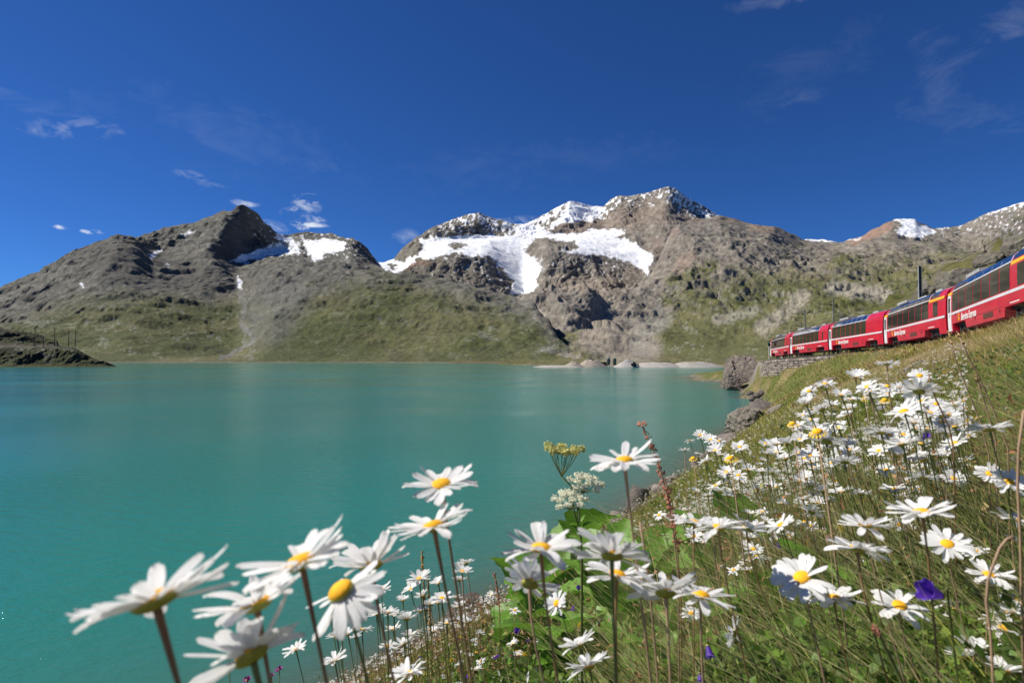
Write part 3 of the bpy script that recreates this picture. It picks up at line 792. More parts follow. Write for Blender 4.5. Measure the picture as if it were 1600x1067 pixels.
L(nzc.outputs['Fac'], mrc.inputs['Value'])
scv = n_new(nt, 'ShaderNodeVectorMath', operation='SCALE'); L(mxc.outputs[2], scv.inputs[0]); L(mrc.outputs[0], scv.inputs['Scale'])
L(scv.outputs[0], b.inputs['Base Color'])
def wave(scale, dist, rot, stretch, prev, patch=None):
    mp = n_new(nt, 'ShaderNodeMapping'); mp.inputs['Rotation'].default_value = (0, 0, rot); mp.inputs['Scale'].default_value = stretch
    L(t.outputs['Object'], mp.inputs['Vector'])
    nz = n_new(nt, 'ShaderNodeTexNoise'); nz.inputs['Scale'].default_value = scale; nz.inputs['Detail'].default_value = 3; nz.inputs['Roughness'].default_value = 0.5
    L(mp.outputs[0], nz.inputs['Vector'])
    bp = n_new(nt, 'ShaderNodeBump'); bp.inputs['Distance'].default_value = dist
    if patch: L(patch, bp.inputs['Strength'])
    L(nz.outputs['Fac'], bp.inputs['Height'])
    if prev: L(prev, bp.inputs['Normal'])
    return bp.outputs[0]
pn = n_new(nt, 'ShaderNodeTexNoise'); pn.inputs['Scale'].default_value = 0.03; pn.inputs['Detail'].default_value = 3
L(t.outputs['Object'], pn.inputs['Vector'])
pm = n_new(nt, 'ShaderNodeMapRange'); pm.inputs['From Min'].default_value = 0.38; pm.inputs['From Max'].default_value = 0.62; pm.inputs['To Min'].default_value = 0.35; pm.inputs['To Max'].default_value = 1.0
L(pn.outputs['Fac'], pm.inputs['Value'])
w1 = wave(1.1, 0.12, 0.5, (1, 2.2, 1), None, pm.outputs[0])
w2 = wave(4.5, 0.045, 0.7, (1, 2.4, 1), w1, pm.outputs[0])
L(w2, b.inputs['Normal'])
mpl = n_new(nt, 'ShaderNodeMapping'); mpl.inputs['Rotation'].default_value = (0, 0, -0.35); mpl.inputs['Scale'].default_value = (1, 4.5, 1)
L(t.outputs['Object'], mpl.inputs['Vector'])
ln_ = n_new(nt, 'ShaderNodeTexNoise'); ln_.inputs['Scale'].default_value = 0.008; ln_.inputs['Detail'].default_value = 5; L(mpl.outputs[0], ln_.inputs['Vector'])
lm = n_new(nt, 'ShaderNodeMapRange'); lm.inputs['From Min'].default_value = 0.4; lm.inputs['From Max'].default_value = 0.62; lm.inputs['To Min'].default_value = 0.08; lm.inputs['To Max'].default_value = 0.15
L(ln_.outputs['Fac'], lm.inputs['Value']); L(lm.outputs[0], b.inputs['Roughness'])
L(b.outputs[0], out.inputs[0])
LV = np.stack([LX, LY, np.zeros_like(LX)], -1)
o = link('lake', mesh_np('lake', LV.reshape(-1, 3), grid_faces(ln_r, ln_a), m_lake, True, lc.reshape(-1, 4)))
tag(o, kind='structure')
# lake bed and valley floor under everything, out to the far side
mb = MB(); mb.box((0, 1500, -14), (9000, 9000, 1))
o = mb.build('valley_floor', pmat('valley_floor', (0.12, 0.11, 0.09), 0.9, noise=(0.05, 0.2))); tag(o, kind='structure')

# ================================================================== RAILWAY
m_red = pmat('red_paint', (0.54, 0.006, 0.032), 0.34, noise=(0.9, 0.16), spec=0.5, coat=0.35)
m_redm = pmat('red_mullion', (0.55, 0.010, 0.04), 0.4)
m_white = pmat('white_paint', (0.72, 0.72, 0.72), 0.4, noise=(2, 0.06))
m_silver = pmat('pale_grey_stripe', (0.62, 0.62, 0.64), 0.4, noise=(2, 0.06))
m_yellow = pmat('yellow_paint', (0.85, 0.42, 0.01), 0.4)
m_glass = pmat('tinted_glass', (0.030, 0.030, 0.020), 0.05, spec=0.7)
m_roofglass = pmat('roof_glass', (0.02, 0.024, 0.03), 0.03, spec=1.0, coat=1.0)
m_grey = pmat('roof_grey', (0.36, 0.37, 0.38), 0.5, noise=(1.5, 0.2))
m_dark = pmat('underframe_dark', (0.018, 0.017, 0.016), 0.7, noise=(4, 0.4))
m_steel = pmat('rail_steel', (0.30, 0.26, 0.23), 0.35, metal=0.9, noise=(6, 0.3))
m_bellow = pmat('rubber_bellows', (0.03, 0.03, 0.03), 0.8)
m_galv = pmat('weathered_steel_mast', (0.16, 0.165, 0.17), 0.6, metal=0.3, noise=(3, 0.3))
m_wood = pmat('dark_wood_pole', (0.035, 0.028, 0.022), 0.8, noise=(3, 0.3))
m_stone = pmat('wall_stone', (0.27, 0.235, 0.20), 0.9, noise=(0.7, 0.35), bump=(9, 0.02))
m_mortar = pmat('wall_core', (0.07, 0.06, 0.05), 0.95, noise=(2, 0.3))
m_sleeper = pmat('sleeper', (0.12, 0.10, 0.08), 0.9, noise=(3, 0.3))
m_ballast = pmat('ballast_stone', (0.30, 0.27, 0.245), 0.95, noise=(1.5, 0.4))
m_letter = pmat('white_lettering', (0.80, 0.78, 0.74), 0.45)

# body profile: (half width, height above rail), from the skirt up to the ridge of the roof
PROF = [(1.30, 0.42), (1.335, 0.75), (1.345, 1.2), (1.345, 1.62), (1.34, 2.3), (1.32, 2.8), (1.27, 3.1), (1.15, 3.38), (0.95, 3.58), (0.65, 3.72), (0.35, 3.79), (0.0, 3.81)]
def prof_at(z):
    for (y0, z0), (y1, z1) in zip(PROF[:-1], PROF[1:]):
        if z0 <= z <= z1:
            t = (z - z0) / (z1 - z0); return y0 + (y1 - y0) * t
    return PROF[0][0]
def curved_panel(mb, x0, x1, z0, z1, side, off, thick=0.03, n=6, inset=0.0):
    """slab that follows the body profile between two heights, standing `off` proud of the skin"""
    P = [(prof_at(z0), z0)] + [(y, z) for y, z in PROF if z0 + 0.02 < z < z1 - 0.02] + [(prof_at(z1), z1)]
    nrm_ = []
    for i in range(len(P)):
        a = P[max(i - 1, 0)]; b_ = P[min(i + 1, len(P) - 1)]
        dy, dz = b_[0] - a[0], b_[1] - a[1]; l = math.hypot(dy, dz)
        nrm_.append((dz / l, -dy / l))
    vs, fs = [], []
    for x in (x0, x1):
        for (y, z), (ny, nz_) in zip(P, nrm_):
            vs.append((x, side * (y + ny * off), z + nz_ * off)); vs.append((x, side * (y + ny * (off - thick)), z + nz_ * (off - thick)))
    k = len(P) * 2
    for i in range(len(P) - 1):
        a = 2 * i
        fs += [(a, a + 2, k + a + 2, k + a), (a + 1, k + a + 1, k + a + 3, a + 3), (a, a + 1, a + 3, a + 2), (k + a, k + a + 2, k + a + 3, k + a + 1)]
    fs += [(0, k, k + 1, 1), (k - 2, k - 1, 2 * k - 1, 2 * k - 2)]
    if side > 0: fs = [f[::-1] for f in fs]
    mb.add(vs, fs)
CL = 16.55                     # body length
def body_mesh():
    mb = MB()
    xs = [(0, .42), (1.25, .42), (1.3, .92), (4.35, .92), (4.6, .44), (11.9, .44), (12.15, .92), (15.2, .92), (15.3, .42), (CL, .42)]
    ring = []
    for x, zb in xs:
        tap = 0.06 if x in (0, CL) else 0.0
        r = []
        for i, (y, z) in enumerate(PROF):
            if i == 0: z = zb; y = prof_at(max(zb, .42))
            elif z < zb + 0.03: z = zb + 0.03 + 0.01 * i
            r.append((x, -(y - tap), z))
        r2 = [(a, -b_, c) for a, b_, c in r[-2::-1]]
        ring.append(r + r2)
    n = len(ring[0]); vs = [v for r in ring for v in r]; fs = []
    for i in range(len(ring) - 1):
        for k in range(n - 1):
            fs.append((i * n + k, i * n + k + 1, (i + 1) * n + k + 1, (i + 1) * n + k))
        fs.append(((i + 1) * n, (i + 1) * n + n - 1, i * n + n - 1, i * n))
    fs.append(tuple(range(n))[::-1]); fs.append(tuple((len(ring) - 1) * n + k for k in range(n)))
    mb.add(vs, fs)
    return mb.mesh('coach_body', m_red)
def simple_panel(name, x0, x1, z0, z1, side, off, mat, thick=0.03):
    mb = MB(); curved_panel(mb, x0, x1, z0, z1, side, off, thick); return mb.mesh(name, mat)
CACHE = {}
def cached(key, fn):
    if key not in CACHE: CACHE[key] = fn()
    return CACHE[key]
def wheel_mesh():
    mb = MB()
    for r0, w0, w1 in ((0.375, -0.06, 0.06), (0.42, 0.06, 0.09), (0.12, -0.12, -0.06)):
        mb.tube([(0, w0, 0), (0, w1, 0)], r0, 20)
    return mb.mesh('wheel', m_steel)
def bogie_frame_mesh():
    mb = MB()
    for s in (-1, 1):
        mb.box((0, s * 0.92, 0.52), (2.3, 0.10, 0.16)); mb.box((0, s * 0.94, 0.66), (0.7, 0.16, 0.22))
        for x in (-0.9, 0.9):
            mb.box((x, s * 0.96, 0.42), (0.3, 0.16, 0.26)); mb.tube([(x, s * 0.98, 0.52), (x, s * 0.98, 0.80)], 0.08, 8)
    mb.box((0, 0, 0.55), (0.5, 1.9, 0.25))
    return mb.mesh('bogie', m_dark)
def text_mesh(txt, size, mat):
    cu = bpy.data.curves.new('lettering', 'FONT'); cu.body = txt; cu.size = size
    cu.shear = 0.22; cu.offset = 0.011; cu.extrude = 0.004; cu.space_character = 0.98; cu.resolution_u = 3
    ob = bpy.data.objects.new('lettering_tmp', cu); COL.objects.link(ob)
    dg = bpy.context.evaluated_depsgraph_get(); dg.update()
    me = bpy.data.meshes.new_from_object(ob.evaluated_get(dg))
    bpy.data.objects.remove(ob); bpy.data.curves.remove(cu)
    me.name = 'lettering'; me.materials.clear(); me.materials.append(mat)
    return me
def emblem_mesh():
    mb = MB()
    # round sun-like disc of eight wedges with a gap at one side
    for k in range(8):
        if k in (0,): continue
        a0 = math.radians(45 * k + 4); a1 = math.radians(45 * k + 41)
        vs = [(0.06 * math.cos((a0 + a1) / 2), 0, 0.06 * math.sin((a0 + a1) / 2)), (0.21 * math.cos(a0), 0, 0.21 * math.sin(a0)), (0.24 * math.cos((a0 + a1) / 2), 0, 0.24 * math.sin((a0 + a1) / 2)), (0.21 * math.cos(a1), 0, 0.21 * math.sin(a1))]
        vs += [(x, -0.012, z) for x, y, z in vs]
        mb.add(vs, [(0, 1, 2, 3), (7, 6, 5, 4), (0, 4, 5, 1), (1, 5, 6, 2), (2, 6, 7, 3), (3, 7, 4, 0)])
    return mb.mesh('emblem', m_yellow)

def make_coach(a, b, label, first_class, end_kind, nwin=7, dark_brown=False):
    """a = far end, b = near end of the coach on the track (rail height points)"""
    a = Vector(a); b = Vector(b)
    d = (b - a); ln = d.length; d.normalize()
    side = Vector((0, 0, 1)).cross(d).normalized(); up = d.cross(side).normalized() * 1.07
    org = a + d * ((ln - CL) / 2)
    M = Matrix((( d.x, side.x, up.x, org.x), (d.y, side.y, up.y, org.y), (d.z, side.z, up.z, org.z), (0, 0, 0, 1)))
    root = thing('panorama_coach', label, 'train coach', mw=M, group='coaches of the red train')
    link('body', cached('body', body_mesh), root)
    # window row from x=1.55 to 12.6/13.4
    wx0 = 1.35; wend = {'wide': 13.1, 'panel': 12.4, 'slim': 13.3}[end_kind]
    pitch_ = (wend - wx0) / nwin
    for s in (-1, 1):
        for k in range(nwin):
            link('window', cached(('win', s, round(pitch_, 3)), lambda: simple_panel('window', 0, pitch_ - 0.12, 1.74, 3.06, s, 0.012, m_glass)), root, loc=(wx0 + k * pitch_, 0, 0))
            link('roof_window', cached(('rwin', s, round(pitch_, 3)), lambda: simple_panel('roof_window', 0, pitch_ - 0.07, 3.13, 3.70, s, 0.012, m_roofglass)), root, loc=(wx0 - 0.03 + k * pitch_, 0, 0))
        link('roof_trim', cached(('rt', s, round(wend, 2)), lambda: simple_panel('roof_trim', wx0 - 0.1, wend, 3.06, 3.12, s, 0.018, m_silver)), root)
        link('roof_frame', cached(('rf', s, round(wend, 2)), lambda: simple_panel('roof_frame', wx0 - 0.1, wend, 3.10, 3.73, s, 0.004, m_silver, 0.02)), root)
        link('stripe', cached(('stripe', s), lambda: simple_panel('stripe', 1.02, CL - 0.06, 1.53, 1.68, s, 0.006, m_silver, 0.02)), root)
        # door at the far end
        door = link('door', cached(('door', s), lambda: simple_panel('door', 0.12, 0.98, 0.46, 2.86, s, 0.014, m_white)), root)
        link('door_window', cached(('dwin', s), lambda: simple_panel('door_window', 0.30, 0.80, 1.72, 2.70, s, 0.026, m_glass)), door)
        mbx = MB(); 
        def hnd():
            q = MB(); q.tube([(0.72, s * 1.37, 1.35), (0.72, s * 1.40, 1.35), (0.72, s * 1.40, 1.6), (0.72, s * 1.37, 1.6)], 0.012, 5); return q.mesh('handle', m_steel)
        link('handle', cached(('hnd', s), hnd), door)
        if first_class:
            link('class_band', cached(('cb', s), lambda: simple_panel('class_band', 0.06, 1.22, 2.90, 3.08, s, 0.016, m_yellow)), root)
            link('class_band', cached(('cb2', s), lambda: simple_panel('class_band', 13.15, CL - 0.12, 2.90, 3.08, s, 0.016, m_yellow)), root)
        if end_kind in ('wide', 'slim'):
            w_ = 1.0 if end_kind == 'wide' else 0.5
            x_ = 14.1 if end_kind == 'wide' else 14.5
            vw = link('end_window', cached(('ew', s, end_kind), lambda: simple_panel('end_window', x_, x_ + w_, 1.76, 2.82, s, 0.012, m_glass)), root)
        if end_kind == 'wide':
            link('roof_end_window', cached(('rew', s), lambda: simple_panel('roof_end_window', 13.3, 15.2, 3.14, 3.66, s, 0.012, m_roofglass)), root)
        # hatches and grilles on the skirt
        link('vent_grille', cached(('vg', s), lambda: simple_panel('vent_grille', 8.3, 10.1, 0.62, 0.92, s, 0.008, pmat('grille_brown', (0.10, 0.03, 0.02), 0.8))), root)
        link('skirt_seam', cached(('ss', s), lambda: simple_panel('skirt_seam', 4.7, 11.8, 0.965, 0.985, s, 0.004, m_dark)), root)
        for hx, hz in ((11.2, 0.80), (2.0, 1.50), (6.6, 0.85)):
            q = cached(('hatch', s, hx), lambda: simple_panel('hatch', hx, hx + 0.16, hz - 0.09, hz + 0.07, s, 0.008, m_dark))
            link('hatch', q, root)
        link('builders_plate', cached(('bp', s), lambda: simple_panel('builders_plate', 12.9, 14.3, 1.02, 1.07, s, 0.006, m_letter, 0.012)), root)
    # roof
    def roof():
        q = MB()
        for s in (-1, 1): curved_panel(q, 0.5, CL - 0.5, 3.73, 3.805, s, 0.02, 0.05)
        return q.mesh('roof_panel', m_grey)
    link('roof_panel', cached('roof', roof), root)
    def ac():
        q = MB(); q.box((3.6, 0, 3.93), (3.0, 1.35, 0.20)); q.box((3.6, 0, 4.05), (2.4, 1.0, 0.06))
        return q.mesh('air_conditioner', m_grey)
    a_ = link('air_conditioner', cached('ac', ac), root)
    for i in range(6): link('slat', cached('acs', lambda: MB().box((0, 0, 0), (0.22, 0.8, 0.03)).mesh('slat', m_grey)), a_, loc=(2.55 + i * 0.42, 0, 4.09))
    link('roof_hatch', cached('rh', lambda: MB().box((0, 0, 0), (2.2, 0.7, 0.10)).mesh('roof_hatch', m_grey)), root, loc=(8.2, 0, 3.88))
    link('roof_hatch', cached('rh2', lambda: MB().box((0, 0, 0), (1.4, 0.9, 0.14)).mesh('roof_hatch', m_grey)), root, loc=(12.6, 0, 3.89))
    # lettering and emblem on both sides
    txt = cached('txt', lambda: text_mesh('Bernina Express', 0.62, m_letter))
    emb = cached('emb', emblem_mesh)
    to = link('lettering', txt, root, loc=(3.55, -1.352, 0.98), rot=(math.radians(90), 0, 0)); to.scale = (0.86, 1, 1)
    link('emblem', emb, root, loc=(3.05, -1.352, 1.22))
    to = link('lettering', txt, root, loc=(13.0, 1.352, 0.98), rot=(math.radians(90), 0, math.radians(180))); to.scale = (0.86, 1, 1)
    link('emblem', emb, root, loc=(13.5, 1.364, 1.22), rot=(0, 0, math.radians(180)))
    # ends, bellows, underframe
    def bel():
        q = MB()
        for i in range(4): q.box((CL + 0.05 + i * 0.10, 0, 2.0), (0.06, 1.7 - 0.1 * (i % 2), 2.7 - 0.1 * (i % 2)))
        return q.mesh('gangway_bellows', m_bellow)
    link('gangway_bellows', cached('bel', bel), root)
    def uf():
        q = MB(); q.box((CL / 2, 0, 0.86), (CL - 0.5, 2.1, 0.2)); q.box((8.2, 0, 0.62), (6.0, 2.2, 0.34)); q.box((CL + 0.1, 0, 0.75), (0.7, 0.16, 0.16)); q.box((-0.1, 0, 0.75), (0.4, 0.16, 0.16))
        return q.mesh('underframe', m_dark)
    link('underframe', cached('uf', uf), root)
    for bx in (2.85, 13.7):
        bg_ = link('bogie', cached('bogie', bogie_frame_mesh), root, loc=(bx, 0, 0))
        for wx in (-0.9, 0.9):
            for s in (-1, 1):
                link('wheel', cached('wheel', wheel_mesh), bg_, loc=(wx, s * 0.56, 0.375))
    return root
tp = [Vector(p) for p in RP]
# index 3..8 are the coach ends from far to near
make_coach(tp[3], tp[4], 'red coach at the far end of the train, leading end with no coach beyond it', False, 'slim')
make_coach(tp[4], tp[5], 'second red coach from the far end, slim end window and no yellow band', False, 'slim')
make_coach(tp[5], tp[6], 'middle red coach with a blank red panel after its last window', False, 'panel')
make_coach(tp[6], tp[7], 'fourth red coach from the far end, yellow bands over its end windows, whole in view', True, 'wide')
make_coach(tp[7], tp[8], 'nearest and largest red coach, cut by the right edge of the photo', True, 'wide')

# rails, sleepers and ballast
trk = thing('railway_track', 'single railway track on grey ballast under the red train', 'railway track', tuple(TRACK[60]))
off0 = Vector(TRACK[60])
TR = TRACK[24:]
tan = np.gradient(TR, axis=0); tan /= np.linalg.norm(tan, axis=1, keepdims=True)
nrmv = np.stack([-tan[:, 1], tan[:, 0], np.zeros(len(TR))], 1)
for s in (-1, 1):
    mb = MB(); L_ = TR + nrmv * 0.535 * s; vs = []; fs = []
    for p, n in zip(L_, nrmv):
        for oy, oz in ((-0.035, 0), (0.035, 0), (0.035, -0.05), (0.01, -0.06), (0.05, -0.15), (-0.05, -0.15), (-0.01, -0.06), (-0.035, -0.05)):
            q = p + n * oy; vs.append((q[0] - off0.x, q[1] - off0.y, q[2] + oz - off0.z))
    for i in range(len(L_) - 1):
        for k in range(8): fs.append((i * 8 + k, i * 8 + (k + 1) % 8, (i + 1) * 8 + (k + 1) % 8, (i + 1) * 8 + k))
    mb.add(vs, fs); mb.build('rail', m_steel, trk)
seg = np.linalg.norm(np.diff(TR, axis=0), axis=1); cum = np.concatenate([[0], np.cumsum(seg)])
sm = MB(); sm.box((0, 0, -0.20), (0.24, 1.8, 0.16)); slp = sm.mesh('sleeper', m_sleeper)
k = 0; sl_s = np.arange(0.3, cum[-1], 0.66)
for s_ in sl_s[:290]:
    p = [np.interp(s_, cum, TR[:, j]) for j in range(3)]; t_ = [np.interp(s_, cum, tan[:, j]) for j in range(2)]
    link('sleeper', slp, trk, loc=(p[0] - off0.x, p[1] - off0.y, p[2] - off0.z), rot=(0, 0, math.atan2(t_[1], t_[0])))
# loose ballast stones along the shoulders
def rock_unit(n=1, seed=0, subdiv=1):
    import bmesh
    bm = bmesh.new(); bmesh.ops.create_icosphere(bm, subdivisions=subdiv, radius=1.0)
    r_ = np.random.default_rng(seed)
    for v in bm.verts: v.co *= 0.75 + 0.5 * r_.random()
    vs = np.array([v.co[:] for v in bm.verts]); fs = np.array([[q.index for q in f.verts] for f in bm.faces]); bm.free()
    return vs, fs
def scatter_mesh(units, pos, scl, rot3, mat, name, cols=None, smooth=False):
    V, Fc, C = [], [], []; b = 0
    for i in range(len(pos)):
        vs, fs = units[i % len(units)]
        v = (vs * scl[i]) @ rot3[i].T + pos[i]
        V.append(v); Fc.append(fs + b); b += len(vs)
        if cols is not None: C.append(np.repeat(cols[i][None], len(vs), 0))
    return mesh_np(name, np.concatenate(V), np.concatenate(Fc), mat, smooth, np.concatenate(C) if cols is not None else None)
def rand_rot(n, rng):
    out = []
    for _ in range(n):
        q = Quaternion(rng.normal(size=4)); q.normalize(); out.append(np.array(q.to_matrix()))
    return out
ru = [rock_unit(seed=i) for i in range(5)]
def block_unit(seed):
    v, f = rock_unit(seed=seed, subdiv=2); v = v / (np.abs(v) ** 7).sum(1)[:, None] ** (0.85 / 7)
    return v * (1 + 0.05 * np.random.default_rng(seed).normal(size=v.shape)), f
blk_ = [block_unit(60 + i) for i in range(6)]
nb_ = 5200; s_ = RNG.uniform(0, cum[-1], nb_); o_ = RNG.uniform(-2.6, 2.6, nb_)
px_ = np.interp(s_, cum, TR[:, 0]) + np.interp(s_, cum, nrmv[:, 0]) * o_; py_ = np.interp(s_, cum, TR[:, 1]) + np.interp(s_, cum, nrmv[:, 1]) * o_
pz_ = bank_h(px_, py_) + 0.02
sc_ = RNG.uniform(0.05, 0.13, (nb_, 1)) * np.array([[1.2, 1, 0.7]])
bcol = np.array([0.30, 0.27, 0.245])[None] * RNG.uniform(0.6, 1.35, (nb_, 1))
m_rocks = tint_mat('tinted_stone', 0.95, 0.2, ((1.2, 0.25), (7.0, 0.3)), ((1.0, 0.30), (6.0, 0.06)))
bo = link('ballast', scatter_mesh(ru, np.stack([px_, py_, pz_], 1), sc_, rand_rot(nb_, RNG), m_rocks, 'ballast', bcol), trk)
bo.location = -off0; bo['kind'] = 'stuff'

# retaining wall of rough stones below the far bend
wi = [i for i in range(len(TRACK)) if 66.5 < TRACK[i][1] < 110]
WT = TRACK[wi]; wt_ = np.gradient(WT, axis=0); wt_ /= np.linalg.norm(wt_, axis=1, keepdims=True); wn = np.stack([wt_[:, 1], -wt_[:, 0], np.zeros(len(WT))], 1)
wn *= np.sign((wn[:, 0] * -1).mean())
wl = WT + wn * 2.45
wall = thing('retaining_wall', 'rough grey stone retaining wall holding the track at the far bend', 'stone wall', tuple(wl[len(wl) // 2]))
wo_ = wl[len(wl) // 2]
hgt = np.clip(wl[:, 2] - 0.35 - bank_h(wl[:, 0] + wn[:, 0] * 0.9, wl[:, 1] + wn[:, 1] * 0.9), 0.3, 5.0)
vs, fs = [], []
for p, n, hh in zip(wl, wn, hgt):
    t0 = p + np.array([0, 0, -0.35])
    for q in (t0 - n * 0.6, t0, t0 + n * (0.12 * hh) + np.array([0, 0, -hh])): vs.append(q - wo_)
for i in range(len(wl) - 1):
    for k in range(2): fs.append((i * 3 + k, i * 3 + k + 1, (i + 1) * 3 + k + 1, (i + 1) * 3 + k))
mb = MB(); mb.add(vs, fs); mb.build('wall_core', m_mortar, wall)
cw = np.concatenate([[0], np.cumsum(np.linalg.norm(np.diff(wl, axis=0), axis=1))])
pos, scs, cls = [], [], []
rw = np.random.default_rng(5)
rots = []
z = 0.15; row = 0
while z < hgt.max():
    rh_ = rw.uniform(0.26, 0.42); s = rw.uniform(0, 0.4)
    while s < cw[-1]:
        ln_s = rw.uniform(0.32, 0.85)
        sc = s + ln_s / 2; hh = np.interp(sc, cw, hgt)
        if z < hh:
            p = np.array([np.interp(sc, cw, wl[:, j]) for j in range(3)]); n = np.array([np.interp(sc, cw, wn[:, j]) for j in range(3)]); tt = np.array([np.interp(sc, cw, wt_[:, j]) for j in range(3)])
            pos.append(p + np.array([0, 0, -0.35 - z - rh_ / 2 + rw.normal(0, .03)]) + n * (0.12 * z + rw.uniform(-0.05, 0.07)) - wo_)
            scs.append(np.array([ln_s * 0.52, 0.24, rh_ * 0.52])); cls.append(np.array([0.27, 0.23, 0.195]) * rw.uniform(0.4, 1.5))
            q = Matrix.Rotation(math.atan2(tt[1], tt[0]), 3, 'Z') @ Matrix.Rotation(rw.normal(0, .09), 3, 'Y') @ Matrix.Rotation(rw.normal(0, .1), 3, 'Z')
            rots.append(np.array(q))
        s += ln_s + 0.03
    z += rh_ + 0.03
wo2 = link('stones', scatter_mesh(blk_, np.array(pos), np.array(scs), rots, m_rocks, 'stones', np.array(cls)), wall)
wo2['kind'] = 'stuff'

# catenary masts
def mast(X, Y, H, label, twin=0.0, mat=None, zb=None, arm=True, armdir=-1, name='catenary_mast', r=0.11, group='overhead line masts by the track'):
    z = float(bank_h(np.array([X]), np.array([Y]))[0]) - 0.3 if zb is None else zb
    t = thing(name, label, 'mast', (X, Y, z), group)
    mat = mat or m_galv
    for dx in ((-twin / 2, twin / 2) if twin else (0,)):
        mb = MB(); mb.tube([(dx, 0, 0), (dx, 0, H)], [r, r * 0.8], 8); mb.build('pole', mat, t)
    mb = MB(); mb.box((0, 0, 0.2), (0.6 + twin, 0.6, 0.5)); mb.build('footing', m_ballast, t)
    if arm:
        mb = MB(); mb.tube([(0, 0, H - 0.9), (armdir * 2.6, -0.6, H - 0.75)], 0.04, 6); mb.tube([(0, 0, H - 0.2), (armdir * 1.6, -0.35, H - 0.75)], 0.025, 5); mb.tube([(armdir * 0.3, 0, H - 1.5), (armdir * 2.6, -0.6, H - 1.3)], 0.03, 5)
        mb.build('bracket_arm', mat, t)
        mb = MB()
        for q in (0.35, 0.5): mb.tube([(armdir * q, -0.08, H - 0.98), (armdir * q, -0.08, H - 0.74)], 0.07, 8)
        mb.build('insulator', pmat('insulator_brown', (0.12, 0.05, 0.03), 0.3), t)
    if twin:
        mb = MB()
        mb.box((0, 0, H / 2), (twin * 0.8, 0.04, H - 0.1))
        mb.build('web', m_dark, t)
    return t
gz = lambda X, Y: float(bank_h(np.array([X]), np.array([Y]))[0])
def mast_px(x, ytop, Y, label, **kw):
    u, e = ue(x, ytop); X = float(u) * Y; z = gz(X, Y) - 0.3
    return mast(X, Y, LAKE_DROP + float(e) * Y - z, label, **kw)
mast_px(1437, 415, 53, 'pale twin-post steel mast standing behind the fourth coach', twin=0.27, r=0.05, mat=pmat('galvanised_pale', (0.42, 0.47, 0.50), 0.45, noise=(2, 0.2)), arm=False)
mast_px(1302, 467, 80, 'single dark mast standing behind the middle coach')
mast_px(1257.5, 483, 93, 'taller of the two masts behind the second coach')
mast_px(1252, 503, 118, 'shorter far mast seen just left of its taller neighbour')
# overhead wires
wr = thing('overhead_line', 'thin overhead contact wire running above the train', 'wire', tuple(TRACK[60]))
for dz, nm in ((5.0, 'contact_wire'), (6.1, 'catenary_wire')):
    q = TR + np.array([0, 0, dz]) - np.array(off0)
    mb = MB(); mb.tube([tuple(v) for v in q[::2]], 0.018, 4); mb.build(nm, m_dark, wr)
# signal by the leading coach
X_, Y_ = 0.4515 * 106.5, 106.5
sg = thing('railway_signal', 'slim white railway signal post with a dark green lit head beside the leading coach', 'signal', (X_, Y_, gz(X_, Y_) - 0.1))
zt = at(1201, 533, Y_).z - gz(X_, Y_) + 0.1
mb = MB()
for i in range(7):
    mb.tube([(0, 0, i * zt / 7), (0, 0, (i + 1) * zt / 7 - 0.04)], 0.06, 8)
mb.build('post', m_white, sg)
mb = MB(); mb.tube([(0, 0, 0), (0, 0, zt)], 0.045, 8); mb.build('inner_post', m_dark, sg)
mb = MB(); mb.box((0, -0.08, zt - 0.45), (0.42, 0.18, 0.95)); hd = mb.build('signal_head', pmat('signal_green', (0.02, 0.07, 0.05), 0.5), sg)
mb = MB(); mb.tube([(0, -0.2, zt - 0.25), (0, -0.28, zt - 0.25)], 0.11, 12); mb.build('lamp', m_white, hd)
mb = MB(); mb.tube([(0, -0.2, zt - 0.65), (0, -0.28, zt - 0.65)], 0.11, 12); mb.build('lamp', m_dark, hd)

# poles on the headland
hp = [(54, 514, 546, 'leftmost thin pole on the left headland, its foot below the rail bench'), (67.5, 525, 541, 'shortest pole on the left headland, second from the left'),
      (85, 512, 541, 'tallest pole on the left headland, in front of the dark rock nose'), (107, 516, 541, 'fourth pole from the left, just right of the dark rock nose'), (117.5, 517, 541, 'rightmost pole on the left headland, with a small cross arm at its top')]
for x, y0, y1, lb in hp:
    Y = 428; p0 = at(x, y1 + 2, Y); p1 = at(x, y0, Y)
    t = thing('line_pole', lb, 'pole', tuple(p0), 'poles on the left headland')
    H = p1.z - p0.z
    mb = MB(); mb.tube([(0, 0, 0), (0, 0, H)], [0.26, 0.2], 6); mb.build('pole', m_wood, t)
    mb = MB(); mb.box((0.6, 0, H - 1.0), (1.6, 0.2, 0.22)); mb.box((0.9, 0, H - 1.9), (0.9, 0.16, 0.18)); mb.build('cross_arm', m_wood, t)

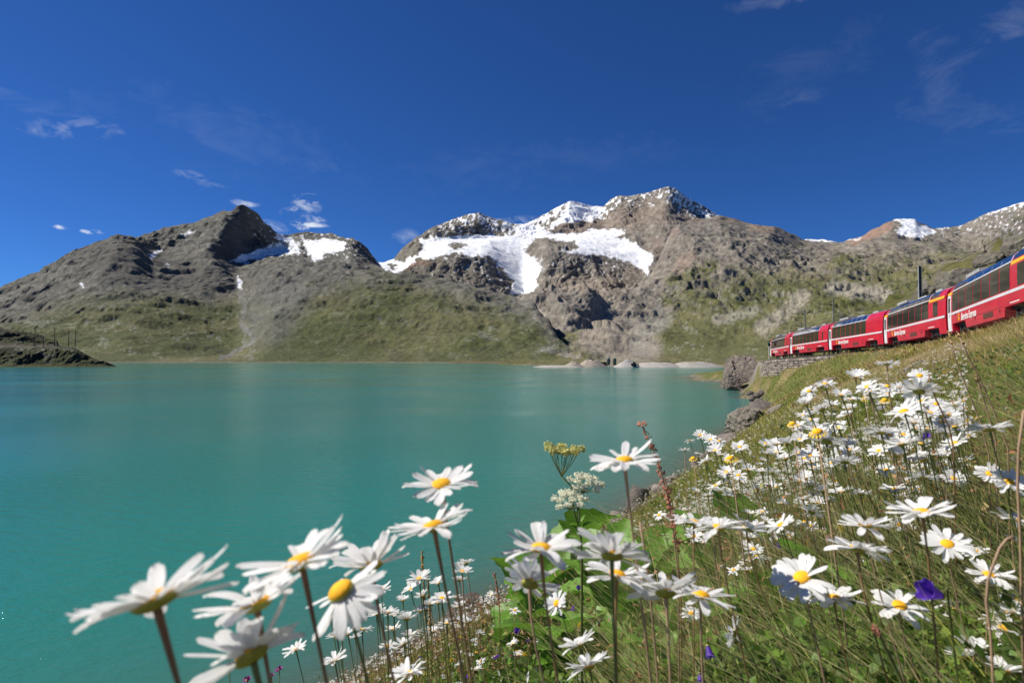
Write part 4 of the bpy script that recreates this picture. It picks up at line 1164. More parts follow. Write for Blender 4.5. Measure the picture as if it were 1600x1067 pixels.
# gravel works on the far shore
def heap(cx, ytop, yb, w, Y, label, nm='gravel_heap', col=(0.36, 0.31, 0.25), seed=0, flat=0.0, dp=0.7):
    n1, n2 = 26, 30
    c = at(cx, yb, Y); W_ = w / F * Y / 2; Hh = (yb - ytop) / F * Y
    rr_ = np.linspace(0, 1, n1)[:, None]; th = np.linspace(0, 2 * np.pi, n2)[None]
    x = rr_ * np.cos(th) * W_; y = rr_ * np.sin(th) * W_ * dp
    z = Hh * np.clip((1 - rr_) / (1 - flat), 0, 1) ** 0.9 * np.ones_like(th)
    z = z + Hh * 0.16 * fbm(x / (W_ * 0.3) + seed, y / (W_ * 0.3), 4) * (1 - rr_) * 2 - 0.6
    cc = np.array(col)[None, None] * (1 + 0.35 * fbm(x / 1.5, y / 1.5 + seed, 3))[..., None]
    me = mesh_np(nm, np.stack([x, y, z], -1).reshape(-1, 3), grid_faces(n1, n2), m_rocks, True, cc.reshape(-1, 3))
    o = link(nm, me, loc=tuple(c)); return tag(o, label, 'gravel heap', 'gravel heaps on the far shore')
heap(896, 562.5, 573, 38, 400, 'leftmost pointed sandy gravel heap at the water edge')
heap(924, 561.5, 573, 52, 404, 'broad flat-topped sandy heap, second from the left', seed=2, flat=0.35)
heap(981, 560, 573, 48, 398, 'pale grey pointed gravel heap right of the dark machinery', col=(0.40, 0.38, 0.35), seed=5)
heap(1025, 565.5, 573.5, 90, 402, 'long low pale bank of gravel right of the grey heap', col=(0.40, 0.37, 0.33), seed=7, flat=0.5)
heap(1085, 564.8, 574, 96, 404, 'right end of the pale gravel shore, beside the rock outcrop', col=(0.38, 0.355, 0.31), seed=9, flat=0.5)
heap(870, 570, 573.6, 90, 398, 'thin pale spit of gravel left of the heaps', col=(0.40, 0.37, 0.33), seed=11, flat=0.5)
# machinery: two silos, a conveyor and a loader
c = at(953, 572, 408)
t = thing('gravel_plant', 'small dark gravel plant with two silos among the heaps', 'plant machinery', tuple(c))
for dx in (-1.0, 3.4):
    mb = MB(); mb.tube([(dx, 0, 0.8), (dx, 0, 2.2), (dx, 0, 5.2), (dx, 0, 5.8)], [0.5, 1.3, 1.3, 0.7], 12)
    for a_ in range(4): mb.box((dx + math.cos(a_ * 1.57 + .78), math.sin(a_ * 1.57 + .78), 0.8), (0.16, 0.16, 2.2))
    mb.build('silo', pmat('silo_green', (0.05, 0.075, 0.065), 0.5, noise=(0.6, 0.3)), t)
mb = MB(); mb.box((-5, 0, 1.4), (5.0, 2.4, 2.2)); mb.box((-5, 0, 2.7), (4.2, 2.0, 0.4)); mb.build('hopper', m_dark, t)
mb = MB(); mb.tube([(-14, 0, 5.2), (-2, 0, 0.8)], 0.35, 6); mb.box((-8, 0, 1.5), (0.2, 0.4, 3.0)); mb.build('conveyor', m_dark, t)
c = at(990, 572, 392)
t = thing('wheel_loader', 'small dark loader parked at the foot of the grey gravel heap', 'loader', tuple(c))
mb = MB(); mb.box((0, 0, 1.3), (3.4, 2.0, 1.1)); mb.build('body', m_dark, t)
mb = MB(); mb.box((0.3, 0, 2.4), (1.5, 1.6, 1.2)); mb.build('cab', m_glass, t)
mb = MB(); mb.add([(2.6, -1.2, 0.4), (3.6, -1.2, 0.3), (3.4, -1.2, 1.4), (2.6, 1.2, 0.4), (3.6, 1.2, 0.3), (3.4, 1.2, 1.4)], [(0, 1, 2), (3, 5, 4), (0, 3, 4, 1), (0, 2, 5, 3)]); mb.tube([(1.4, 0, 1.6), (2.8, 0, 1.0)], 0.15, 6); mb.build('bucket', m_dark, t)
for wx in (-1.1, 1.2):
    for wy in (-1, 1):
        mb = MB(); mb.tube([(wx, wy - 0.25, 0.6), (wx, wy + 0.25, 0.6)], 0.65, 14); mb.build('wheel', m_dark, t)

# ------------------------------------------------------------------ rocks
def hash3(v, sc, seed):
    """cheap 3-D looking noise from three plane noises"""
    return (fbm(v[:, 0] * sc + seed, v[:, 1] * sc, 4, 0.6) + fbm(v[:, 1] * sc + 5, v[:, 2] * sc + seed, 4, 0.6) + fbm(v[:, 2] * sc, v[:, 0] * sc + seed + 9, 4, 0.6)) / 2
def boulder(name, label, c, size, seed, col=(0.27, 0.245, 0.205), sub=5, rot=0.0, cat='boulder', group=None, facet=0.5, kind=None, block=0.0):
    import bmesh
    bm = bmesh.new(); bmesh.ops.create_icosphere(bm, subdivisions=sub, radius=1.0)
    v = np.array([q.co[:] for q in bm.verts]); f = np.array([[q.index for q in fc.verts] for fc in bm.faces]); bm.free()
    r_ = np.random.default_rng(seed)
    # cut flat facets
    if block: v = v * (1 - block) + block * 1.0 * v / ((np.abs(v) ** 6).sum(1) ** (1 / 6))[:, None]
    for _ in range(16):
        n = r_.normal(size=3); n[2] *= 0.6; n /= np.linalg.norm(n); dcut = r_.uniform(0.6, 0.95)
        pr = v @ n; v = v - np.outer(np.maximum(pr - dcut, 0) * min(1, facet * 1.9), n)
    v = v * (1 + 0.14 * hash3(v, 1.3, seed)[:, None] + 0.10 * hash3(v, 4.0, seed + 3)[:, None])
    cr = hash3(v, 2.6, seed + 7)
    v = v * (1 - 0.05 * sstep(0.07, 0.0, np.abs(cr))[:, None])
    st_ = v[:, 2] * 4 + hash3(v, 1.0, seed + 2) * 2.5; v = v * (1 + 0.05 * sstep(0.3, 0.7, st_ - np.floor(st_)) + 0.022 * hash3(v, 11.0, seed + 5))[:, None]
    ct, st = math.cos(rot), math.sin(rot)
    v = v * np.array(size); v = np.stack([v[:, 0] * ct - v[:, 1] * st, v[:, 0] * st + v[:, 1] * ct, v[:, 2]], 1)
    lich = hash3(v / max(size), 5.0, seed + 11)
    C = np.array(col)[None] * (1 + 0.35 * hash3(v / max(size), 9.0, seed + 13))[:, None]
    w = sstep(0.1, 0.5, lich)[:, None]; C = C * (1 - w) + np.array([0.27, 0.265, 0.15]) * w
    w = sstep(0.1, 0.0, np.abs(cr))[:, None] * 0.6; C = C * (1 - w) + np.array([0.08, 0.07, 0.06]) * w
    me = mesh_np(name, v, f, m_rocks, True, np.clip(C, 0.02, 0.7))
    o = link(name, me, loc=c); return tag(o, label, cat, group, kind)
# large pale boulder at the water, below the daisy drift
p = at(1172, 676, 50); boulder('shore_boulder', 'large pale boulder at the water edge below the daisies', (p.x, p.y, 0.9), (1.8, 2.4, 1.9), 3, rot=0.4, sub=6, col=(0.19, 0.17, 0.138))
p = at(1196, 668, 53); boulder('shore_boulder', 'darker rock half behind the large pale boulder, on its right', (p.x, p.y, 1.6), (1.6, 2.0, 1.6), 8, col=(0.15, 0.13, 0.115), sub=4)
p = at(1152, 710, 44); boulder('shore_boulder', 'low broken rock in front of the large pale boulder', (p.x, p.y, 0.2), (1.9, 2.0, 0.9), 12, col=(0.22, 0.185, 0.165), sub=4)
# loose stones along the waterline
def shore_stones():
    g = np.random.default_rng(44); S = np.array(SHORE[2:-2], float); L_ = np.concatenate([[0], np.cumsum(np.hypot(*np.diff(S, axis=0).T))])
    n = 1500; s = g.uniform(0, L_[-1], n); x = np.interp(s, L_, S[:, 0]) + g.normal(0, .9, n); y = np.interp(s, L_, S[:, 1]) + g.normal(0, .9, n)
    z = bank_h(x, y); ok = (z > -0.35) & (z < 0.9); x, y, z = x[ok], y[ok], z[ok]; n = len(x)
    sc = np.clip(g.lognormal(math.log(.13), .6, n), .04, .7)[:, None] * np.array([[1.2, 1.0, .65]])
    col = np.array([.16, .14, .12])[None] * g.uniform(.45, 1.6, (n, 1))
    return scatter_mesh(ru + blk_, np.stack([x, y, z], 1), sc, rand_rot(n, g), m_rocks, 'shore_stones', col)
tag(link('shore_stones', shore_stones()), 'grey stones strewn along the waterline below the bank', 'stones', kind='stuff')
# rock outcrop at the bend
rr5 = np.random.default_rng(9)
for i, (x, yb, Y, sz, lb) in enumerate([
    (1141, 603, 131, (1.9, 3.5, 5.4), 'steep rock outcrop standing in the lake, its sheer left end'),
    (1160, 600, 130, (3.4, 4.5, 5.8), 'tall middle block of the rock outcrop beside the retaining wall'),
    (1180, 592, 124, (2.8, 4, 3.6), 'right block of the rock outcrop, touching the grassy ramp'),
    (1146, 606, 122, (2.2, 2.4, 1.8), 'low boulder at the foot of the rock outcrop, washed by the lake')]):
    p = at(x, yb, Y); boulder('rock_outcrop', lb, (p.x, p.y, p.z + (0.6 if i < 3 else 0.2)), sz, 40 + i, col=(0.17, 0.14, 0.12), sub=6, rot=0.12 * i, cat='rock', block=0.8)
# rocks along the small cove
CRL = ['highest cove rock, right below the outcrop', 'second cove rock from the wall side', 'cove rock tucked under the grassy ramp', 'dark cove rock midway round the bend', 'flat dark cove rock just above the pale boulder', 'last cove rock, touching the pale boulder', 'leftmost cove rock, nearest the lake outcrop']
k = 0
for x, y, s in [(1176, 620, .8), (1183, 617, .9), (1190, 612, .8), (1187, 626, .9), (1193, 632, 1.0), (1200, 640, .9), (1172, 613, .7)]:
    u, e = ue(x, y); Y = 92.0 - (y - 612) * 0.4
    p = at(x, y, Y); boulder('cove_rock', CRL[k], (p.x, p.y, max(p.z - 0.2, 0.1)), (s, s, s * .7), 70 + k, col=(0.13, 0.11, 0.10), sub=2, group='dark rocks along the cove'); k += 1
# hillside rocks behind the train
hr = [(1548, 404, 90, 2.0, 'grey hillside crag above the nearest coach'), (1470, 432, 96, 2.2, 'jutting crag left of the grassy shelf, below the skyline'), (1500, 445, 84, 3.0, 'broad pale crag directly above the joint of the two nearest coaches'), (1530, 440, 82, 2.6, 'dark crag above the front half of the nearest coach'),
      (1450, 455, 100, 1.8, 'yellowish lichen covered rock right of the twin-post mast'), (1418, 488, 90, 1.9, 'pale rock mound left of the twin-post mast'), (1400, 497, 92, 1.4, 'low pale rock over the roof of the fourth coach'), (1350, 484, 112, 1.0, 'lone pale boulder on the green slope above the middle coach'), (1590, 385, 88, 2.4, 'dark rock on the skyline at the right edge')]
for i, (x, y, Y, s, lb) in enumerate(hr):
    u, e = ue(x, y)
    p = at(x, y, Y); zg = gz(p.x, Y)
    boulder('hillside_rock', lb, (p.x, Y, zg + s * 0.15), (s * 1.3, s, s), 90 + i, col=(0.15, 0.135, 0.11), sub=5, cat='rock', rot=i, block=0.5)
# pale flat rocks in the meadow below the train
for i, (x, y, Y, s, lb) in enumerate([(1275, 607, 40, 1.7, 'long flat pale rock in the meadow below the second coach'), (1425, 574, 24, 0.8, 'pale rock half sunk in the grass below the fourth coach'), (1455, 585, 20, 0.9, 'larger sunken pale rock right of its neighbour in the grass'), (1210, 640, 52, 1.2, 'pale bare rock between the shore boulder and the meadow')]):
    p = at(x, y, Y)
    # slide to where the sight line meets the ground
    Ys = np.linspace(6, 100, 300); u, e = ue(x, y); g_ = bank_h(float(u) * Ys, Ys) - (LAKE_DROP + float(e) * Ys)
    hit = np.where(g_ > 0)[0]; Yh = Ys[hit[0]] if len(hit) else Y
    k_ = Yh / Y
    xx = float(u) * Yh; e_ = 0.6
    nv = Vector((gz(xx - e_, Yh) - gz(xx + e_, Yh), gz(xx, Yh - e_) - gz(xx, Yh + e_), 2 * e_)).normalized()
    ro = boulder('meadow_rock', lb, (xx, Yh, gz(xx, Yh) - s * 0.16 * k_), (s * 1.0 * k_, s * 0.8 * k_, s * 0.34 * k_), 120 + i, col=(0.22, 0.19, 0.155), sub=5, cat='rock', rot=-0.5)
    ro.rotation_mode = 'QUATERNION'; ro.rotation_quaternion = Vector((0, 0, 1)).rotation_difference(nv)

# ================================================================== PLANTS
def petal_mat():
    m, nt = mat_new('white_petal'); L = nt.links.new
    out = n_new(nt, 'ShaderNodeOutputMaterial'); b = n_new(nt, 'ShaderNodeBsdfPrincipled')
    b.inputs['Roughness'].default_value = 0.55; b.inputs['Specular IOR Level'].default_value = 0.3
    tr = n_new(nt, 'ShaderNodeBsdfTranslucent')
    t = n_new(nt, 'ShaderNodeTexCoord'); nz = n_new(nt, 'ShaderNodeTexNoise'); nz.inputs['Scale'].default_value = 2.2
    L(t.outputs['Object'], nz.inputs['Vector'])
    rp = n_new(nt, 'ShaderNodeValToRGB'); rp.color_ramp.elements[0].color = (0.80, 0.79, 0.75, 1); rp.color_ramp.elements[1].color = (0.88, 0.88, 0.87, 1)
    rp.color_ramp.elements[0].position = 0.35; rp.color_ramp.elements[1].position = 0.6
    L(nz.outputs['Fac'], rp.inputs[0]); L(rp.outputs[0], b.inputs['Base Color']); L(rp.outputs[0], tr.inputs['Color'])
    mp = n_new(nt, 'ShaderNodeMapping'); mp.inputs['Scale'].default_value = (1.2, 26, 26); L(t.outputs['Object'], mp.inputs['Vector'])
    n2 = n_new(nt, 'ShaderNodeTexNoise'); n2.inputs['Scale'].default_value = 1.0; n2.inputs['Detail'].default_value = 3; L(mp.outputs[0], n2.inputs['Vector'])
    bp = n_new(nt, 'ShaderNodeBump'); bp.inputs['Distance'].default_value = 0.0004; L(n2.outputs['Fac'], bp.inputs['Height']); L(bp.outputs[0], b.inputs['Normal'])
    mx = n_new(nt, 'ShaderNodeMixShader'); mx.inputs[0].default_value = 0.38
    L(b.outputs[0], mx.inputs[1]); L(tr.outputs[0], mx.inputs[2]); L(mx.outputs[0], out.inputs[0])
    return m
m_petal = petal_mat()
m_disc = pmat('yellow_disc', (0.95, 0.48, 0.005), 0.8, noise=(6, 0.06), bump=(28, 0.0006))
m_cup = pmat('green_cup', (0.34, 0.32, 0.045), 0.7, noise=(4, 0.3), bump=(16, 0.0006))
m_stemg = pmat('green_stem', (0.15, 0.18, 0.05), 0.6, noise=(9, 0.35), trans=0.15)
m_stemr = pmat('brown_red_stem', (0.24, 0.095, 0.05), 0.6, noise=(14, 0.4), col2=(0.34, 0.22, 0.09))
m_stemt = pmat('tan_stem', (0.34, 0.22, 0.13), 0.7, noise=(14, 0.4))
m_grass = tint_mat('grass_blade', 0.55, 0.3, (), (), trans=0.42)
m_leaf = pmat('broad_green_leaf', (0.14, 0.29, 0.03), 0.5, noise=(22, 0.35), trans=0.35)
m_umb = pmat('cream_florets', (0.88, 0.87, 0.68), 0.7, noise=(60, 0.2), trans=0.2)
m_umbg = pmat('ochre_green_florets', (0.60, 0.58, 0.20), 0.7, noise=(60, 0.35), trans=0.2)
m_violet = pmat('violet_bell', (0.11, 0.035, 0.42), 0.5, noise=(80, 0.3), trans=0.35)
m_mag = pmat('magenta_head', (0.35, 0.02, 0.30), 0.7)
m_seed = pmat('red_brown_seeds', (0.42, 0.16, 0.09), 0.8, noise=(60, 0.5))
m_seedb = pmat('ochre_seeds', (0.36, 0.22, 0.07), 0.8, noise=(60, 0.5))
m_yel = pmat('yellow_floret', (0.75, 0.50, 0.02), 0.6)

def petal_arrays(na, nl, rise, curl, notch=True, r0=0.17, width=0.20, groove=0.012):
    vs = []
    for i in range(nl):
        t = i / (nl - 1)
        w = width * (0.42 + 0.78 * math.sin(math.pi * min(1, t * 0.80 + 0.02)) ** 0.75)
        if t > 0.8: w *= math.sqrt(max(0.16, 1 - ((t - 0.8) / 0.23) ** 2.4))
        x = r0 + (1 - r0) * t
        z = rise * t + curl * t * t
        x -= abs(rise * t + curl * t * t) * 0.25 * t
        for j in range(na):
            s = j / (na - 1) * 2 - 1
            xx = x
            if notch and i == nl - 1: xx -= 0.025 * (1 - math.cos(s * 3 * math.pi)) * 0.5 + 0.035 * s * s
            vs.append((xx, s * w / 2, z + groove * math.cos(s * 3 * math.pi) + 0.10 * w * s * s))
    return np.array(vs), grid_faces(nl, na)
HP = []
for k, (ri, cu, wd) in enumerate([(0.05, 0.02, 0.185), (0.16, -0.24, 0.215), (0.04, 0.14, 0.18), (0.12, -0.16, 0.215), (0.14, -0.02, 0.17)]):
    v, f = petal_arrays(7, 10, ri, cu, True, width=wd)
    HP.append(mesh_np('petal', v, f, m_petal, True))
def dome(rings, segs, r, h, z0=0.0, flip=False):
    vs = [(0, 0, z0 + h)]; fs = []
    for i in range(1, rings + 1):
        a = i / rings * math.pi / 2
        for k in range(segs):
            th = 2 * math.pi * k / segs
            vs.append((r * math.sin(a) * math.cos(th), r * math.sin(a) * math.sin(th), z0 + h * math.cos(a)))
    for k in range(segs): fs.append((0, 1 + k, 1 + (k + 1) % segs))
    for i in range(rings - 1):
        for k in range(segs):
            a = 1 + i * segs + k; b = 1 + i * segs + (k + 1) % segs
            fs.append((a, a + segs, b + segs, b))
    if flip: fs = [f[::-1] for f in fs]
    return vs, fs
def disc_mesh(detail):
    mb = MB()
    if detail:
        v, f = dome(7, 28, 0.25, 0.11, 0.015); mb.add(v, f)
        # florets in a spiral, each a small bump
        for i in range(170):
            r = 0.245 * math.sqrt((i + 0.5) / 170); th = i * 2.39996
            z = 0.015 + 0.11 * math.sqrt(max(0, 1 - (r / 0.25) ** 2))
            s = 0.012
            c = Vector((r * math.cos(th), r * math.sin(th), z))
            mb.add([c + Vector((s, 0, 0)), c + Vector((0, s, 0)), c + Vector((-s, 0, 0)), c + Vector((0, -s, 0)), c + Vector((c.x * .08, c.y * .08, s * 0.7))], [(0, 1, 4), (1, 2, 4), (2, 3, 4), (3, 0, 4)])
    else:
        v, f = dome(4, 12, 0.25, 0.12, 0.01); mb.add(v, f)
    return mb.mesh('disc', m_disc, True)
D_HI, D_LO = disc_mesh(True), disc_mesh(False)
def cup_mesh(segs):
    mb = MB(); prof = [(0.02, -0.12), (0.10, -0.115), (0.20, -0.085), (0.265, -0.03), (0.27, 0.012), (0.22, 0.0)]
    vs = [(0, 0, -0.12)]; fs = []
    for r, z in prof:
        for k in range(segs):
            th = 2 * math.pi * k / segs; q = 1 + 0.03 * (k % 2)
            vs.append((r * q * math.cos(th), r * q * math.sin(th), z))
    for k in range(segs): fs.append((0, 1 + (k + 1) % segs, 1 + k))
    for i in range(len(prof) - 1):
        for k in range(segs):
            a = 1 + i * segs + k; b = 1 + i * segs + (k + 1) % segs; fs.append((a, b, b + segs, a + segs))
    mb.add(vs, fs); return mb.mesh('green_cup', m_cup, True)
C_HI, C_LO = cup_mesh(28), cup_mesh(10)
def ring_arrays(seed, na=3, nl=5, n=17, up=0.12, spread=0.16):
    r_ = np.random.default_rng(seed); V, Fq = [], []; b = 0
    for k in range(n):
        if r_.random() < 0.06: continue
        v, f = petal_arrays(na, nl, r_.uniform(0, 0.15), r_.uniform(-0.2, 0.2), False, width=r_.uniform(0.24, 0.32), groove=0.0)
        v = v * np.array([r_.uniform(0.85, 1.05), 1, 1])
        el = up + r_.normal(0, spread); az = 2 * math.pi * (k + r_.uniform(-.2, .2)) / n
        M = np.array((Matrix.Rotation(az, 3, 'Z') @ Matrix.Rotation(-el, 3, 'Y')))
        V.append(v @ M.T); Fq.append(f + b); b += len(v)
    return np.concatenate(V), np.concatenate(Fq)
RINGS = []
for k in range(10):
    v, f = ring_arrays(100 + k, up=[0.05, 0.3, 0.15, -0.1, 0.4, 0.1, 0.2, 0.55, 0.0, 0.25][k], n=[17, 16, 18, 15, 15, 19, 17, 14, 16, 18][k])
    RINGS.append(mesh_np('petal_ring', v, f, m_petal, True))

def normal_for(x, y, roll, face):
    """head normal that shows its face by `face` degrees towards the lens, rolled left by `roll` degrees"""
    e = math.degrees(math.atan((y - HZ) / math.hypot(F, x - 800)))
    f = math.radians(face - e); r = math.radians(roll)
    az = math.atan((x - 800) / F)
    n = Vector((-math.sin(r) * math.cos(f), -math.sin(f), math.cos(r) * math.cos(f)))
    return (Matrix.Rotation(-az, 3, 'Z') @ n).normalized()
def frame_from(n, spin):
    q = Vector((0, 0, 1)).rotation_difference(n)
    return (q @ Quaternion((0, 0, 1), spin)).to_matrix()
def stem_path(head, n, base, sway=0.04, segs=9):
    h = head - base; L_ = h.length
    pts = []
    p1 = base + Vector((0, 0, 1)) * L_ * 0.4 + Vector((sway, 0, 0)); p2 = head - n * L_ * 0.22
    p2 = p2 * 0.5 + (head - Vector((h.x * 0.2, h.y * 0.2, L_ * 0.22))) * 0.5
    for i in range(segs + 1):
        t = i / segs
        pts.append(base * (1 - t) ** 3 + p1 * 3 * t * (1 - t) ** 2 + p2 * 3 * t * t * (1 - t) + head * t ** 3)
    return pts
hr_ = random.Random(21)
def daisy(head, n, R, label, base_off=(0.08, 0.03), hero=True, stemmat=None, group=None, seed=0, cup=0.12, spread=0.13, npet=19, missing=0, thick=1.0, cat='daisy', nodisc=False):
    rnd = random.Random(seed)
    bx, by = head.x + base_off[0], head.y + base_off[1]
    bz = gz(bx, by) - 0.01
    base = Vector((bx, by, bz))
    root = thing('daisy', label, cat, tuple(base), group)
    q = frame_from(n, rnd.uniform(0, 6.28))
    hp = head - base
    pts = stem_path(hp - n * R * 0.12, n, Vector((0, 0, 0)), rnd.uniform(-0.02, 0.03), 12 if hero else 6)
    rs = 0.00082 * thick if hero else 0.0008 * thick
    mb = MB(); k = len(pts)
    mb.tube(pts, [rs * (1.25 - 0.35 * i / (k - 1)) for i in range(k - 1)] + [rs * 1.7], 8 if hero else 4, cap=False)
    mb.build('stem', stemmat or m_stemg, root, smooth=True)
    HM = Matrix.Translation(hp) @ q.to_4x4()
    S = Matrix.Diagonal((R, R, R, 1))
    link('disc', D_HI if hero else D_LO, root, mw=HM @ S)
    link('green_cup', C_HI if hero else C_LO, root, mw=HM @ S)
    if hero:
        for i in range(npet):
            if missing and rnd.random() < missing: continue
            az = 2 * math.pi * (i + rnd.uniform(-.28, .28)) / npet
            # petals bend up on the side away from the wind
            el = cup + rnd.gauss(0, spread) + (0.05 if i % 2 else -0.03)
            lk = rnd.uniform(0.86, 1.08)
            M = Matrix.Rotation(az, 4, 'Z') @ Matrix.Rotation(-el, 4, 'Y') @ Matrix.Rotation(rnd.gauss(0, .22), 4, 'X') @ Matrix.Diagonal((R * lk, R * rnd.uniform(.88, 1.15), R, 1))
            link('petal', HP[rnd.randrange(len(HP))], root, mw=HM @ M)
    else:
        link('petals', RINGS[rnd.randrange(len(RINGS))], root, mw=HM @ S)
    return root

